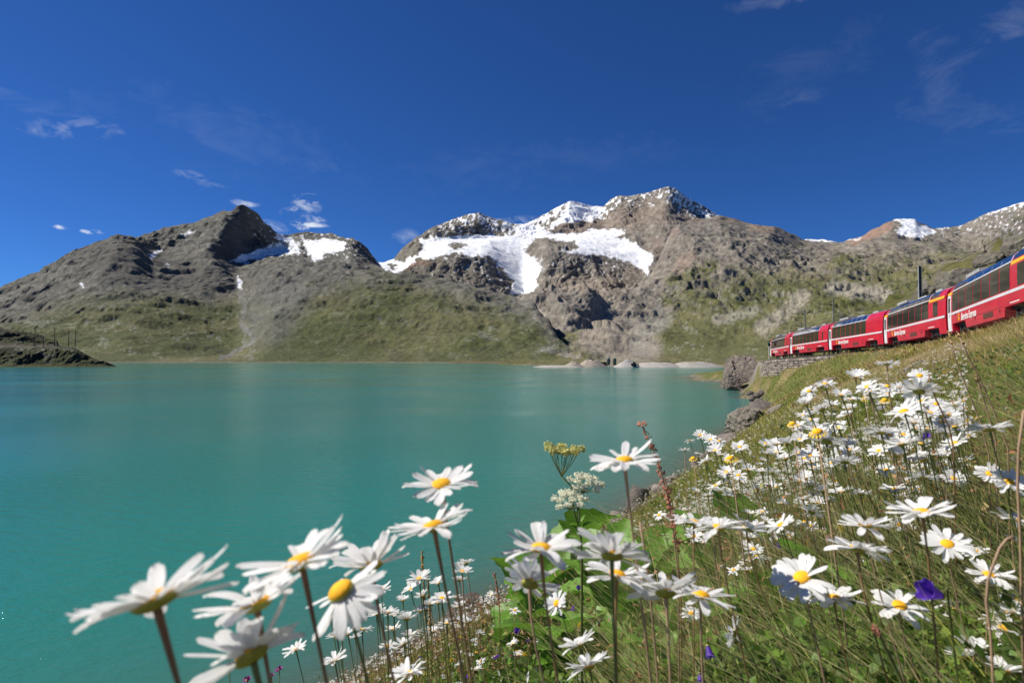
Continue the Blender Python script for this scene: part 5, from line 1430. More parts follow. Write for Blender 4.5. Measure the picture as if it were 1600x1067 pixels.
# x, y, width, roll, face, stem foot offset (dx, dy) as a fraction of stem length, stem kind, cup, spread, label
HERO = [
 (242, 938, 238, 16, 0, .18, 'r', .22, .16, 'largest daisy, far left of all, seen edge on over the lake'),
 (470, 878, 186, 17, 12, .10, 'r', .28, .20, 'daisy with a raised petal at its left, above the drooping one'),
 (400, 944, 180, 13, 3, .12, 'r', .30, .18, 'edge-on daisy tucked just below and left of the raised-petal one'),
 (532, 922, 150, 30, 34, .10, 'g', -.5, .2, 'drooping daisy with a big ochre disc turned to the viewer'),
 (580, 884, 132, 10, -2, .14, 'r', .45, .25, 'daisy with upswept petals directly behind the big ochre disc'),
 (392, 1024, 190, 26, -10, .10, 'g', .40, .25, 'lowest left daisy, tilted, cupped petals seen from below'),
 (690, 757, 122, 8, 26, .10, 'r', .02, .14, 'topmost daisy of the left cluster, full orange disc in view'),
 (677, 822, 136, 14, 8, .12, 'r', .16, .16, 'daisy right under the topmost one of the left cluster'),
 (845, 857, 128, 2, 18, .10, 'r', .18, .22, 'daisy standing alone left of the cream umbels, low over the water'),
 (828, 912, 98, -14, -26, .14, 't', .50, .22, 'shaded grey-white daisy seen from behind, below the lone one'),
 (975, 720, 112, 8, 12, .08, 't', .08, .16, 'high daisy on a long pink-brown stem right of the cream umbels'),
 (956, 868, 128, 0, -12, .06, 'g', .35, .22, 'big shaded daisy with yellow underside beneath the pink-brown stem'),
 (964, 898, 110, -6, 16, .03, 'r', .05, .18, 'sunlit daisy overlapping the big shaded one from below'),
 (1040, 926, 116, 6, -14, .06, 't', .40, .22, 'daisy seen from behind with a brown-green cup, left of the flat wide one'),
 (1095, 930, 104, -3, 18, .03, 't', .03, .10, 'flat wide daisy on a straight pale pink stem'),
 (1253, 902, 96, 14, 48, .10, 't', .08, .12, 'large open daisy facing the viewer above the broad leaves'),
 (1303, 934, 84, 4, 16, .14, 'r', .05, .16, 'daisy with one hanging petal right below the large open one'),
 (1122, 824, 84, 4, 12, .12, 'r', .25, .25, 'windblown daisy with long petals streaming to its right'),
 (1168, 826, 66, -20, -6, .28, 'r', .5, .25, 'daisy blown sideways, just right of the streaming one'),
 (1084, 816, 74, 0, 10, .04, 'r', .1, .2, 'daisy with small orange disc, left of the streaming one'),
 (1148, 988, 52, 82, 4, .3, 'g', .2, .2, 'daisy standing on edge, its petals in a vertical line above the leaves'),
 (870, 942, 44, 40, 58, .1, 'g', .1, .2, 'small open daisy tilted over dark leaves, behind the lone one'),
 (904, 1008, 66, 24, 6, .1, 'g', .35, .2, 'upper of the two tilted daisies over the broad leaves at bottom'),
 (920, 1042, 74, 22, 4, .1, 'g', .45, .22, 'lower of the two tilted daisies over the broad leaves at bottom'),
 (1440, 801, 100, 10, 18, .12, 'r', .14, .2, 'daisy with a lifted right petal above the small open one on the right'),
 (1352, 821, 82, 6, 8, .15, 't', .3, .2, 'daisy with one tall curled petal left of the lifted-petal one'),
 (1480, 850, 72, 0, 44, .2, 't', .02, .08, 'neat open daisy lying alone in the grass at right'),
 (1340, 857, 96, 0, 2, .15, 'r', .06, .12, 'flat thin daisy seen edge on, left of the neat open one'),
 (1405, 946, 82, -6, 38, .2, 't', .0, .12, 'daisy with full orange disc just left of the violet bell'),
 (1455, 950, 44, -18, 30, .2, 't', .05, .15, 'smaller daisy directly under the violet bell'),
 (1545, 898, 68, -4, 26, .05, 't', .06, .15, 'daisy crossed by the thick pale stalk at right'),
 (1592, 1020, 62, -15, 54, .1, 'g', .05, .1, 'half-cut open daisy at the lower right corner'),
 (1592, 936, 50, 0, 36, .1, 'g', .1, .1, 'daisy cut by the right edge above the corner one'),
 (1546, 740, 44, -6, 40, .15, 'g', .05, .12, 'upper left of a touching pair of open daisies at the right edge'),
 (1577, 753, 54, -16, 40, .15, 'g', .05, .12, 'lower right of a touching pair of open daisies at the right edge'),
 (1546, 671, 64, 12, -6, .2, 'g', .12, .12, 'edge-on grey-white daisy high at the right in front of dark grass'),
 (1585, 812, 60, -20, 6, .1, 't', .2, .2, 'blurred dim daisy at the right edge over the thick pale stalk'),
 (1437, 587, 34, 0, 44, .15, 't', .0, .06, 'bright round daisy highest on the right, in front of dry grass'),
 (1436, 612, 62, 2, -22, .2, 'g', .35, .12, 'grey daisy seen from behind under the bright round one'),
 (1463, 631, 30, 0, 44, .2, 'g', .0, .06, 'top of three stacked open daisies right of the grey one'),
 (1481, 648, 38, 0, 40, .2, 'g', .0, .06, 'middle of three stacked open daisies right of the grey one'),
 (1472, 659, 34, -10, 48, .2, 'g', .0, .06, 'lowest of three stacked open daisies right of the grey one'),
 (1412, 643, 56, 22, 24, .2, 'g', .1, .16, 'tilted daisy with a yellow eye below the grey one'),
 (1410, 694, 52, 14, 2, .2, 'g', .3, .14, 'bushy edge-on daisy in the middle of the right drift'),
 (1492, 692, 42, 24, 20, .2, 'g', .1, .1, 'small tilted daisy below the three stacked ones'),
 (1456, 711, 44, 10, -4, .2, 'g', .08, .08, 'flat comb-like daisy seen edge on in the right drift'),
 (1386, 569, 36, 0, -14, .12, 't', .1, .08, 'lone high daisy seen from below against the meadow under the train'),
 (1344, 583, 32, 0, 18, .15, 'g', .05, .1, 'daisy with orange top, left of the lone high one'),
 (1377, 676, 50, 4, -10, .2, 'g', .2, .12, 'grey spreading daisy left of the bushy one'),
 (1320, 722, 46, 6, -16, .2, 'g', .25, .12, 'shaded daisy with dark cup over pale stems, mid drift'),
 (1396, 764, 42, 8, 6, .2, 'g', .15, .1, 'low flat daisy above the lifted-petal one'),
 (1443, 746, 46, 0, -4, .2, 'g', .2, .15, 'thin-petalled daisy right of the low flat one'),
 (1490, 748, 38, -12, 34, .2, 'g', .2, .15, 'ragged open daisy with narrow petals near the right pair'),
 (1315, 768, 38, 16, 14, .2, 'g', .3, .15, 'cupped white daisy in the grass left of the low flat one'),
 (1345, 772, 38, 6, -4, .2, 'g', .3, .15, 'second cupped daisy, touching the first on its right'),
 (1177, 858, 34, 0, 36, .2, 'g', .1, .12, 'small daisy with five clear petals below the sideways one'),
 (1220, 820, 50, 30, 20, .2, 'g', .2, .12, 'white daisy with petals fanned left, mid bank'),
 (1268, 800, 40, -10, -20, .2, 'g', .3, .12, 'daisy turned away with a green cup, mid bank above the open one'),
 (1284, 640, 40, 30, -10, .2, 'g', .35, .12, 'daisy with spiky backlit petals at the upper left of the drift'),
 (1292, 690, 58, -8, -20, .2, 'g', .35, .12, 'big grey fan-shaped daisy in the upper drift'),
 (1080, 958, 34, 0, 40, .1, 'g', .05, .08, 'small open daisy behind the straight pale pink stem'),
 (640, 1052, 62, 20, 20, .05, 'g', .4, .25, 'low tufted daisy at the bottom edge left of centre'),
 (523, 1032, 46, 14, 8, .1, 'g', .4, .25, 'double-looking daisy low between the two left stems'),
 (462, 1014, 40, 20, 18, .1, 'g', .2, .2, 'small pink-eyed daisy low over the water at left'),
]
smat = {'r': m_stemr, 'g': m_stemg, 't': m_stemt}
for i, (x, y, w, roll, face, off, sk, cup, spr, lb) in enumerate(HERO):
    Dm = 0.056 if w >= 90 else (0.050 if w >= 55 else 0.042)
    Y = Dm * F / w
    for _ in range(14):
        p = at(x, y, Y); hgt_ = p.z - gz(p.x, p.y)
        if hgt_ < 0.13: Y *= 0.93
        else: break
    R = w / F * Y / 2
    n = normal_for(x, y, roll, face)
    daisy(p, n, R, lb, (off * hgt_, 0.05 * hgt_), True, smat[sk], 'large daisies in the foreground', 500 + i, (cup * 0.45 if 0 < cup else cup) , spr * 0.8, npet=random.Random(i).choice([21, 22, 24, 25]), missing=0.05, thick=(1.15 if w >= 90 else 0.9))

# ---- smaller daisies, one object each
def in_poly(x, y, P):
    ins = False
    for i in range(len(P)):
        a, b = P[i], P[(i + 1) % len(P)]
        if (a[1] > y) != (b[1] > y) and x < a[0] + (y - a[1]) / (b[1] - a[1]) * (b[0] - a[0]): ins = not ins
    return ins
def place_small(poly, n, wr, group, label, rng, stem=(0.16, 0.62), faces=(-15, 40), rolls=(-15, 25), Dm=0.040):
    xs = [p[0] for p in poly]; ys = [p[1] for p in poly]; c = 0; tries = 0; pts = []
    while c < n and tries < 6000:
        tries += 1
        x = rng.uniform(min(xs), max(xs)); y = rng.uniform(min(ys), max(ys))
        if not in_poly(x, y, poly): continue
        if any((x - a) ** 2 + ((y - b) * 1.6) ** 2 < 110 for a, b in pts): continue
        w = rng.uniform(*wr); d_ = Dm * rng.uniform(.85, 1.15); Y = d_ * F / w
        ok = False
        for _ in range(30):
            p = at(x, y, Y); h = p.z - gz(p.x, p.y)
            if h < stem[0]: Y *= 0.95
            elif h > stem[1]: Y *= 1.07
            else: ok = True; break
            if Y > 5.5: break
        if not ok: continue
        pts.append((x, y))
        R = d_ / 2
        lean = rng.uniform(.05, .35) * (1 if x > 1000 else .3)
        ro_, fa_ = rng.uniform(*rolls), rng.uniform(*faces)
        fw = 'open daisy facing the viewer' if fa_ > 22 else ('edge-on daisy' if fa_ > -2 else 'daisy seen from below')
        rw_ = 'tilted left' if ro_ > 12 else ('tilted right' if ro_ < -3 else 'held level')
        fx = (x - min(xs)) / (max(xs) - min(xs)); fy = (y - min(ys)) / (max(ys) - min(ys))
        pw = ('left' if fx < .34 else ('middle' if fx < .67 else 'right')); pv = ('upper' if fy < .5 else 'lower')
        daisy(p, normal_for(x, y, ro_, fa_), R, f'small {fw}, {rw_}, {pv} {pw} part of {label}', (lean * h, rng.uniform(-.05, .1) * h), False, m_stemg if rng.random() < .75 else m_stemt, group, int(rng.random() * 1e6), thick=1.0)
        c += 1
rs_ = random.Random(77)
place_small([(1236, 606), (1330, 585), (1400, 600), (1500, 640), (1505, 700), (1400, 740), (1300, 745), (1200, 720), (1170, 690), (1215, 655)], 86, (20, 38), 'small daisies in the dense upper drift', 'the dense drift', rs_)
place_small([(1060, 680), (1110, 676), (1170, 690), (1210, 730), (1330, 760), (1340, 830), (1230, 850), (1120, 800), (1060, 760)], 62, (15, 30), 'small daisies between the boulder and the open daisies', 'the mid bank', rs_, stem=(0.16, 0.72))
place_small([(1010, 800), (1120, 810), (1240, 850), (1330, 860), (1320, 900), (1180, 905), (1060, 880)], 22, (18, 34), 'small daisies in the tangle above the broad leaves', 'the tangle', rs_)
place_small([(500, 975), (560, 930), (640, 905), (735, 870), (745, 960), (700, 1010), (600, 1010), (520, 1005)], 34, (24, 42), 'small daisies low over the water at left', 'the waterside group', rs_, stem=(0.25, 0.9), faces=(-5, 25), rolls=(-10, 25))
place_small([(740, 900), (860, 880), (860, 1000), (760, 1060), (600, 1060), (560, 1030)], 16, (14, 24), 'tiny daisies on the dry bank at lower centre', 'the dry bank', rs_, stem=(0.12, 0.5))
place_small([(1340, 860), (1600, 800), (1600, 1067), (1340, 1067)], 12, (20, 40), 'small daisies in the lower right tangle', 'the corner', rs_)

# ---- broad leaved plants
def leaf_mesh(seed, lobes=7):
    r_ = random.Random(seed); nl, na = 13, 5; vs = []
    for i in range(nl):
        t = i / (nl - 1)
        w = 0.30 * math.sin(math.pi * min(1, t ** 0.8 * 0.94 + 0.04)) ** 0.7
        w *= 1 + 0.16 * math.sin(t * lobes * 2 * math.pi)
        if t < 0.12: w = 0.03 + t * .8
        for j in range(na):
            s = j / (na - 1) * 2 - 1
            vs.append((t, s * w, 0.30 * t - 0.42 * t * t + 0.16 * abs(s) * w * 3 + 0.02 * math.sin(t * 22 + s * 3) * abs(s)))
    return mesh_np('leaf', np.array(vs), grid_faces(nl, na), m_leaf, True)
LV_ = [leaf_mesh(i, 5 + i) for i in range(4)]
def ground_hit(x, y, ymin=0.5, ymax=80, lift=0.0):
    u, e = ue(x, y); Ys = np.geomspace(ymin, ymax, 500)
    g_ = bank_h(float(u) * Ys, Ys) + lift - (LAKE_DROP + float(e) * Ys)
    h = np.where(g_ > 0)[0]
    Y = float(Ys[h[0]]) if len(h) else None
    return (float(u) * Y, Y) if Y else None
PLPOS = []
PL = [(905, 905, .16, 11, 'bright leafy plant below the cream umbels'), (945, 935, .17, 12, 'broad lobed leaves behind the lower centre daisies'), (880, 965, .15, 9, 'dark green leaf rosette left of the two tilted daisies'), (845, 1010, .13, 9, 'low rounded leaves at the foot of the shaded daisy stem'),
      (1005, 975, .16, 11, 'leafy clump between the two tilted daisies and the pink stem'), (985, 1040, .13, 10, 'shaded rounded leaves at the bottom centre'), (1065, 1025, .12, 9, 'leaves beside the small violet bell at the bottom'), (1125, 900, .13, 8, 'small bright leaf tuft right of the flat wide daisy'),
      (1210, 985, .13, 10, 'broad leaves under the large open daisy'), (1285, 1010, .14, 11, 'large yellow-green leaves right under the daisy with a hanging petal'), (1150, 1050, .09, 9, 'drooping leaves at the bottom under the edge-on daisy'),
      (800, 1045, .10, 9, 'leaf clump at the bottom, between two long brown stems'), (930, 1010, .14, 11, 'fresh green leaves right behind the two tilted daisies'), (1045, 965, .12, 10, 'crinkled leaves under the back-turned daisy'), (1100, 985, .11, 9, 'leaf cluster left of the daisy standing on edge'),
      (1035, 1060, .09, 8, 'leaves cut by the bottom edge below the leafy clump'), (870, 1055, .10, 9, 'leaves cut by the bottom edge under the tilted pair'), (1240, 1055, .09, 8, 'low leaves at the bottom edge below the large open daisy')]
for i, (x, y, sz, nlv, lb) in enumerate(PL):
    g_ = ground_hit(x, y + 20, lift=0.05)
    if not g_: continue
    X, Y = g_; z = gz(X, Y)
    t = thing('broad_leaf_plant', lb, 'leafy plant', (X, Y, z), 'broad leaved plants')
    r_ = random.Random(i + 40)
    PLPOS.append((X, Y, sz * Y * 0.8))
    sc0 = sz * Y / 2.0 * (0.85 if i < 2 else 1.65)
    for k in range(nlv):
        az = r_.uniform(0, 6.28); el = r_.uniform(.25, 1.05); s = sc0 * r_.uniform(.7, 1.25)
        M = Matrix.Translation((r_.uniform(-.3, .3) * sc0, r_.uniform(-.3, .3) * sc0, (r_.uniform(.2, .7) if i < 2 else r_.uniform(.35, 1.25)) * sc0)) @ Matrix.Rotation(az, 4, 'Z') @ Matrix.Rotation(-el, 4, 'Y') @ Matrix.Rotation(r_.gauss(0, .4), 4, 'X') @ Matrix.Diagonal((s, s, s, 1))
        link('leaf', LV_[k % 4], t, mw=M)
        pt = M.translation; mb = MB(); mb.tube([(pt.x * .3, pt.y * .3, -.02), tuple(pt)], .0016, 5, cap=False); mb.build('leaf_stalk', m_stemg, t, smooth=True)

# ---- the farther, tinier blooms as one mass
rf = np.random.default_rng(31)
def far_blooms():
    V, Fq, C = [], [], []; b = 0
    n = 0
    while n < 7000:
        if rf.random() < 0.7: u = rf.uniform(.28, .80); Y = 1.35 * (13 / 1.35) ** rf.random()
        else: u = rf.uniform(-.35, .35); Y = rf.uniform(4, 12)
        X = u * Y; n += 1
        if perlin(np.array([X / 1.6]), np.array([Y / 1.6]))[0] < -0.05: continue
        z0 = float(bank_raw(X, Y)); 
        if z0 < 0.2: continue
        h = rf.uniform(.18, .46); R = rf.uniform(.013, .021)
        nv = np.array([rf.normal(-.25, .3), rf.normal(-.2, .35), 1.0]); nv /= np.linalg.norm(nv)
        M = np.array(frame_from(Vector(nv), rf.random() * 6))
        base = np.array([X, Y, z0 + h])
        k = 9
        for i in range(k):
            a = 2 * math.pi * i / k + rf.normal(0, .1); el = rf.normal(.15, .2)
            c_, s_ = math.cos(a), math.sin(a)
            l = R
            q = np.array([[.2 * l * c_, .2 * l * s_, 0], [l * (.75 * c_ - .22 * s_), l * (.75 * s_ + .22 * c_), l * el * .7], [l * c_, l * s_, l * el], [l * (.75 * c_ + .22 * s_), l * (.75 * s_ - .22 * c_), l * el * .7]])
            V.append(q @ M.T + base); Fq.append(np.arange(4)[None] + b); b += 4; C.append(np.tile([.8, .8, .78], (4, 1)))
        q = np.array([[.27 * R * math.cos(t), .27 * R * math.sin(t), .06 * R] for t in (0, 1.57, 3.14, 4.71)])
        V.append(q @ M.T + base); Fq.append(np.arange(4)[None] + b); b += 4; C.append(np.tile([.75, .38, .01], (4, 1)))
        ft = np.array([X + rf.uniform(0, .12), Y, z0])
        w_ = .0014
        V.append(np.array([ft - [w_, 0, 0], ft + [w_, 0, 0], base + [w_ * .7, 0, 0], base - [w_ * .7, 0, 0]])); Fq.append(np.arange(4)[None] + b); b += 4; C.append(np.tile([.15, .17, .05], (4, 1)))
    return mesh_np('distant_daisies', np.concatenate(V), np.concatenate(Fq), m_grass, False, np.concatenate(C))
tag(link('distant_daisies', far_blooms()), 'mass of tiny far daisies speckling the grass of the bank', 'wildflowers', kind='stuff')

# ---- grass
def blades(n, rmin, rmax, a0, a1, hfun, wfun, colfun, name, segs=3, seed=1, lean=0.45, mask=None, power=1.0):
    g = np.random.default_rng(seed)
    r = np.exp(g.uniform(0, 1, n) ** power * math.log(rmax / rmin)) * rmin; a = np.radians(g.uniform(a0, a1, n))
    X = r * np.sin(a); Y = r * np.cos(a)
    Z = bank_h(X, Y)
    d, s, rz = track_near(X, Y)
    ok = (Z > 0.12) & (d > 2.3)
    if mask is not None: ok &= mask(X, Y, Z, g)
    X, Y, Z, r = X[ok], Y[ok], Z[ok], r[ok]; n = len(X)
    h = hfun(X, Y, r, g); w = wfun(X, Y, r, g)
    tiny = (1, 0.7)
    ln = -lean * (0.35 + 0.65 * sstep(-0.5, 1.2, X)) + g.normal(0, 0.5, n); lt = g.normal(0, 0.5, n)
    th = g.uniform(0, np.pi, n); wx = np.cos(th) * w; wy = np.sin(th) * w * 0.6
    cols = colfun(X, Y, r, g)
    nv = 2 * segs + 1
    V = np.zeros((n, nv, 3))
    bend = g.uniform(0.6, 1.5, n)
    for i in range(segs + 1):
        t = i / segs
        cx = X + ln * h * t ** bend; cy = Y + lt * h * t ** bend; cz = Z - 0.02 + h * t * (1 - 0.18 * t * np.abs(ln))
        if i < segs:
            k = (1 - t * 0.75)
            V[:, 2 * i] = np.stack([cx - wx * k, cy - wy * k, cz], 1); V[:, 2 * i + 1] = np.stack([cx + wx * k, cy + wy * k, cz], 1)
        else: V[:, 2 * i] = np.stack([cx, cy, cz], 1)
    base = (np.arange(n) * nv)[:, None]
    f = []
    for i in range(segs - 1):
        f.append(base + np.array([[2 * i, 2 * i + 1, 2 * i + 3]])); f.append(base + np.array([[2 * i, 2 * i + 3, 2 * i + 2]]))
    f.append(base + np.array([[2 * segs - 2, 2 * segs - 1, 2 * segs]]))
    Fq = np.concatenate(f)
    C = np.repeat(cols[:, None, :], nv, 1)
    return mesh_np(name, V.reshape(-1, 3), Fq, m_grass, False, C.reshape(-1, 3))
G1 = np.array([.27, .35, .045]); G2 = np.array([.54, .54, .10]); ST = np.array([.66, .52, .25]); BR = np.array([.32, .155, .07]); DKG = np.array([.09, .13, .022])
def gcols(X, Y, r, g):
    n = len(X); n1 = fbm(X / 1.1, Y / 1.1, 3); n4 = fbm(X / 4.2, Y / 4.2, 4, 0.6)
    u = X / np.maximum(Y, .3)
    k = g.random(n)
    dry = np.clip(0.30 + 0.5 * n1 + 0.8 * n4 + 0.38 * sstep(5, 16, r) * sstep(.3, .7, u) + 0.25 * sstep(0.25, -0.25, u) * sstep(3, 6, r), 0.05, 0.88)
    red = np.clip(0.45 * sstep(0.5, -0.2, u) * sstep(2.5, 5, r), 0, 1)
    C = np.where((g.random(n) < .45)[:, None], G1, G2); C = np.where((g.random(n) < .16)[:, None], DKG, C)
    isdry = k < dry
    C = np.where(isdry[:, None], ST, C)
    C = np.where((isdry & (g.random(n) < 0.13 + red))[:, None], BR * 1.1, C)
    return np.clip(C * g.uniform(.55, 1.3, n)[:, None], .01, .78)
def clearing(X, Y):
    k = np.ones(len(X))
    for a, b_, q in PLPOS: k = np.minimum(k, 0.2 + 0.8 * sstep(q * 1.0, q * 2.0, np.hypot(X - a, np.where(Y < b_, 0.33, 1.0) * (Y - b_))))
    return k
def hf(X, Y, r, g): return clearing(X, Y) * (1 + 0.75 * fbm(X / .45, Y / .45, 3)) * np.clip(g.lognormal(math.log(.155), .42, len(X)), .05, .42) * np.interp(r, [0.3, 1.2, 3, 12, 40], [.5, .75, 1.0, .9, 1.1])
def wf(X, Y, r, g): return g.uniform(.0007, .0016, len(X)) * np.interp(r, [.3, 2, 6, 15, 60], [.8, 1, 1.6, 3.2, 9])
tag(link('grass', blades(200000, .32, 11, -55, 80, hf, wf, gcols, 'grass', 3, 3, lean=0.38)), 'dense windblown green and straw grass covering the near bank', 'grass', kind='stuff')
def hf2(X, Y, r, g): return np.clip(g.lognormal(math.log(.16), .35, len(X)), .06, .35)
def wf2(X, Y, r, g): return g.uniform(.004, .010, len(X)) * np.interp(r, [8, 20, 60, 110], [.9, 1.6, 3.6, 6])
tag(link('meadow_grass', blades(130000, 8, 105, 2, 52, hf2, wf2, gcols, 'meadow_grass', 1, 4, mask=lambda X, Y, Z, g: Z < 14)), 'dry golden and green meadow grass on the slope below the train', 'grass', kind='stuff')
tag(link('bank_turf', blades(70000, 32, 118, 16, 50, lambda X, Y, r, g: np.clip(g.lognormal(math.log(.20), .4, len(X)), .07, .5), lambda X, Y, r, g: g.uniform(.03, .08, len(X)), gcols, 'bank_turf', 1, 6, mask=lambda X, Y, Z, g: Z < 12)), 'tufty turf on the slope between the stone wall and the cove', 'grass', kind='stuff')
# tall pale stems leaning to the left through the drift
def colst(X, Y, r, g):
    C = np.where((g.random(len(X)) < .5)[:, None], np.array([.64, .56, .28]), np.array([.42, .44, .13])); return C * g.uniform(.7, 1.25, len(X))[:, None]
tag(link('tall_stems', blades(9000, .8, 7, 14, 58, lambda X, Y, r, g: g.uniform(.22, .50, len(X)) * np.interp(r, [.8, 2], [.6, 1]), lambda X, Y, r, g: g.uniform(.0008, .0015, len(X)) * np.interp(r, [1, 4], [1, 1.7]), colst, 'tall_stems', 4, 8, lean=.95)), 'tall thin pale stems leaning left through the daisies', 'grass stems', kind='stuff')
# reddish dry weeds with seed clusters
def dry_weeds():
    g = np.random.default_rng(15); V, Fq, C = [], [], []; b = 0
    for _ in range(3600):
        if g.random() < .75: a = math.radians(g.uniform(-24, 16)); r = math.exp(g.uniform(math.log(2.2), math.log(13)))
        else: a = math.radians(g.uniform(10, 50)); r = math.exp(g.uniform(math.log(1.2), math.log(8)))
        X, Y = r * math.sin(a), r * math.cos(a); z = float(bank_raw(X, Y))
        if z < .15: continue
        h = g.uniform(.18, .5); lx = g.normal(-.12, .12); ly = g.normal(0, .1)
        col = np.array([[.34, .16, .08], [.48, .34, .15], [.30, .29, .09], [.40, .22, .12]][g.integers(4)]) * g.uniform(.7, 1.2)
        w = .0012 * (1 + r * .12)
        f0 = np.array([X, Y, z - .02]); tp_ = f0 + np.array([lx * h, ly * h, h])
        V.append(np.array([f0 - [w, 0, 0], f0 + [w, 0, 0], tp_])); Fq.append(np.arange(3)[None] + b); b += 3; C.append(np.tile(col * .9, (3, 1)))
        for k in range(9):
            t = g.uniform(.45, 1.0); s = g.uniform(.003, .0065) * (1 + r * .06)
            c_ = f0 + (tp_ - f0) * t + g.normal(0, .008 + .02 * (1 - t), 3)
            d1 = g.normal(size=3) * s; d2 = g.normal(size=3) * s
            V.append(np.array([c_ - d1, c_ + d2, c_ + d1 + d2 * .3])); Fq.append(np.arange(3)[None] + b); b += 3; C.append(np.tile(np.clip(col * g.uniform(.8, 1.5), 0, .6), (3, 1)))
    return mesh_np('dry_weeds', np.concatenate(V), np.concatenate(Fq), m_grass, False, np.concatenate(C))
tag(link('dry_weeds', dry_weeds()), 'reddish brown dry weeds with seed clusters on the bank above the water', 'dry weeds', kind='stuff')
# small herbs: leafy ground cover between the grass
def herbs():
    g = np.random.default_rng(19); V, Fq, C = [], [], []; b = 0
    for _ in range(24000):
        a = math.radians(g.uniform(-20, 58)); r = math.exp(g.uniform(math.log(.7), math.log(12)))
        X, Y = r * math.sin(a), r * math.cos(a)
        if perlin(np.array([X / .7 + 40]), np.array([Y / .7]))[0] < -.1: continue
        z = float(bank_raw(X, Y))
        if z < .3: continue
        n = 4; s0 = g.uniform(.012, .028) * np.interp(r, [.7, 1.5, 4, 12], [.35, .6, 1.0, 1.6])
        col = np.array([[.11, .21, .03], [.17, .27, .04], [.08, .13, .03]][g.integers(3)]) * g.uniform(.75, 1.25)
        for k in range(n):
            c_ = np.array([X + g.normal(0, .02), Y + g.normal(0, .02), z + g.uniform(.02, .17)])
            d = g.normal(size=3); d[2] = abs(d[2]) * .6 + .2; d /= np.linalg.norm(d); e = np.cross(d, g.normal(size=3)); e /= np.linalg.norm(e) + 1e-9
            V.append(np.array([c_, c_ + (d * .5 + e * .32) * s0 * 2, c_ + d * s0 * 2, c_ + (d * .5 - e * .32) * s0 * 2])); Fq.append(np.arange(4)[None] + b); b += 4; C.append(np.tile(col, (4, 1)))
    return mesh_np('ground_herbs', np.concatenate(V), np.concatenate(Fq), m_grass, False, np.concatenate(C))
tag(link('ground_herbs', herbs()), 'low leafy herbs filling the gaps in the grass', 'ground cover', kind='stuff')
def specks():
    g = np.random.default_rng(23); V, Fq, C = [], [], []; b = 0
    for _ in range(1500):
        a = math.radians(g.uniform(-16, 54)); r = math.exp(g.uniform(math.log(1.6), math.log(22)))
        X, Y = r * math.sin(a), r * math.cos(a); z = float(bank_raw(X, Y))
        if z < .3: continue
        col = np.array([.72, .48, .02]) if g.random() < .45 else (np.array([.7, .7, .66]) if g.random() < .75 else np.array([.14, .05, .36]))
        c_ = np.array([X, Y, z + g.uniform(.08, .26)]); s = g.uniform(.004, .008) * (1 + r * .05)
        for k in range(3):
            d1 = g.normal(size=3) * s; d2 = g.normal(size=3) * s
            V.append(np.array([c_ - d1, c_ + d2, c_ + d1, c_ - d2])); Fq.append(np.arange(4)[None] + b); b += 4; C.append(np.tile(col, (4, 1)))
    return mesh_np('tiny_wildflowers', np.concatenate(V), np.concatenate(Fq), m_grass, False, np.concatenate(C))
tag(link('tiny_wildflowers', specks()), 'scattered tiny yellow, white and violet blossoms in the grass', 'wildflowers', kind='stuff')

# ---- cream umbels
def umbel(root, top, R, up, mat, seed, conc=False, nr=14):
    r_ = random.Random(seed)
    mb = MB(); fl = MB()
    hub = top - up * R * (1.3 if conc else 0.9)
    q = Vector((0, 0, 1)).rotation_difference(up)
    for i in range(nr):
        rr2 = math.sqrt((i + .5) / nr); th = i * 2.4 + .3
        zz = (0.25 * rr2 ** 2 if conc else -0.30 * rr2 ** 2) * R
        e = top + q @ Vector((rr2 * R * math.cos(th), rr2 * R * math.sin(th), zz))
        mb.tube([hub, hub.lerp(e, .55) + (q @ Vector((math.cos(th), math.sin(th), 0))) * R * .06, e], R * .018, 4, cap=False)
        for j in range(74):
            s = R * .065 * r_.uniform(.7, 1.2); d = Vector((r_.gauss(0, 1), r_.gauss(0, 1), r_.gauss(0, .45))).normalized() * R * .24 * r_.random() ** .5
            c_ = e + q @ d
            a1 = Vector((r_.gauss(0, 1), r_.gauss(0, 1), r_.gauss(0, .5))).normalized() * s; a2 = a1.cross(Vector((r_.random(), r_.random(), 1))).normalized() * s
            up_ = (q @ Vector((0, 0, 1))) * s * .7
            fl.add([c_ - a1, c_ - a2, c_ + a1, c_ + a2, c_ + up_], [(0, 1, 4), (1, 2, 4), (2, 3, 4), (3, 0, 4)])
    o = mb.build('umbel', m_stemg, root, smooth=True)
    f = fl.build('florets', mat, o); f['kind'] = 'stuff'
    return hub
Y0 = 0.92
b0 = at(908, 960, Y0); b0.z = gz(b0.x, b0.y)
ur = thing('umbel_plant', 'tall plant with two cream flat umbels and one ochre-green one against the lake', 'wildflower', tuple(b0))
loc_ = lambda x, y, Y=Y0: at(x, y, Y) - b0
h1 = umbel(ur, loc_(880, 706, .92), .031, Vector((.06, -.05, 1)).normalized(), m_umbg, 1, True, 16)
h2 = umbel(ur, loc_(889, 774, .90), .027, Vector((-.05, -.28, 1)).normalized(), m_umb, 2)
h3 = umbel(ur, loc_(915, 748, .95), .029, Vector((.15, -.3, 1)).normalized(), m_umb, 3)
jn = loc_(903, 792); j2 = loc_(907, 830)
for pts, r, m in ((([Vector((0, 0, 0)), loc_(909, 880), j2, jn]), .0021, m_stemg), ([jn, h3], .0011, m_stemg), ([j2, loc_(897, 800), loc_(893, 760), h1], .0015, m_stemg), ([jn, h2], .0011, m_stemt)):
    mb = MB(); mb.tube(pts, r, 7); mb.build('stem', m, ur, smooth=True)
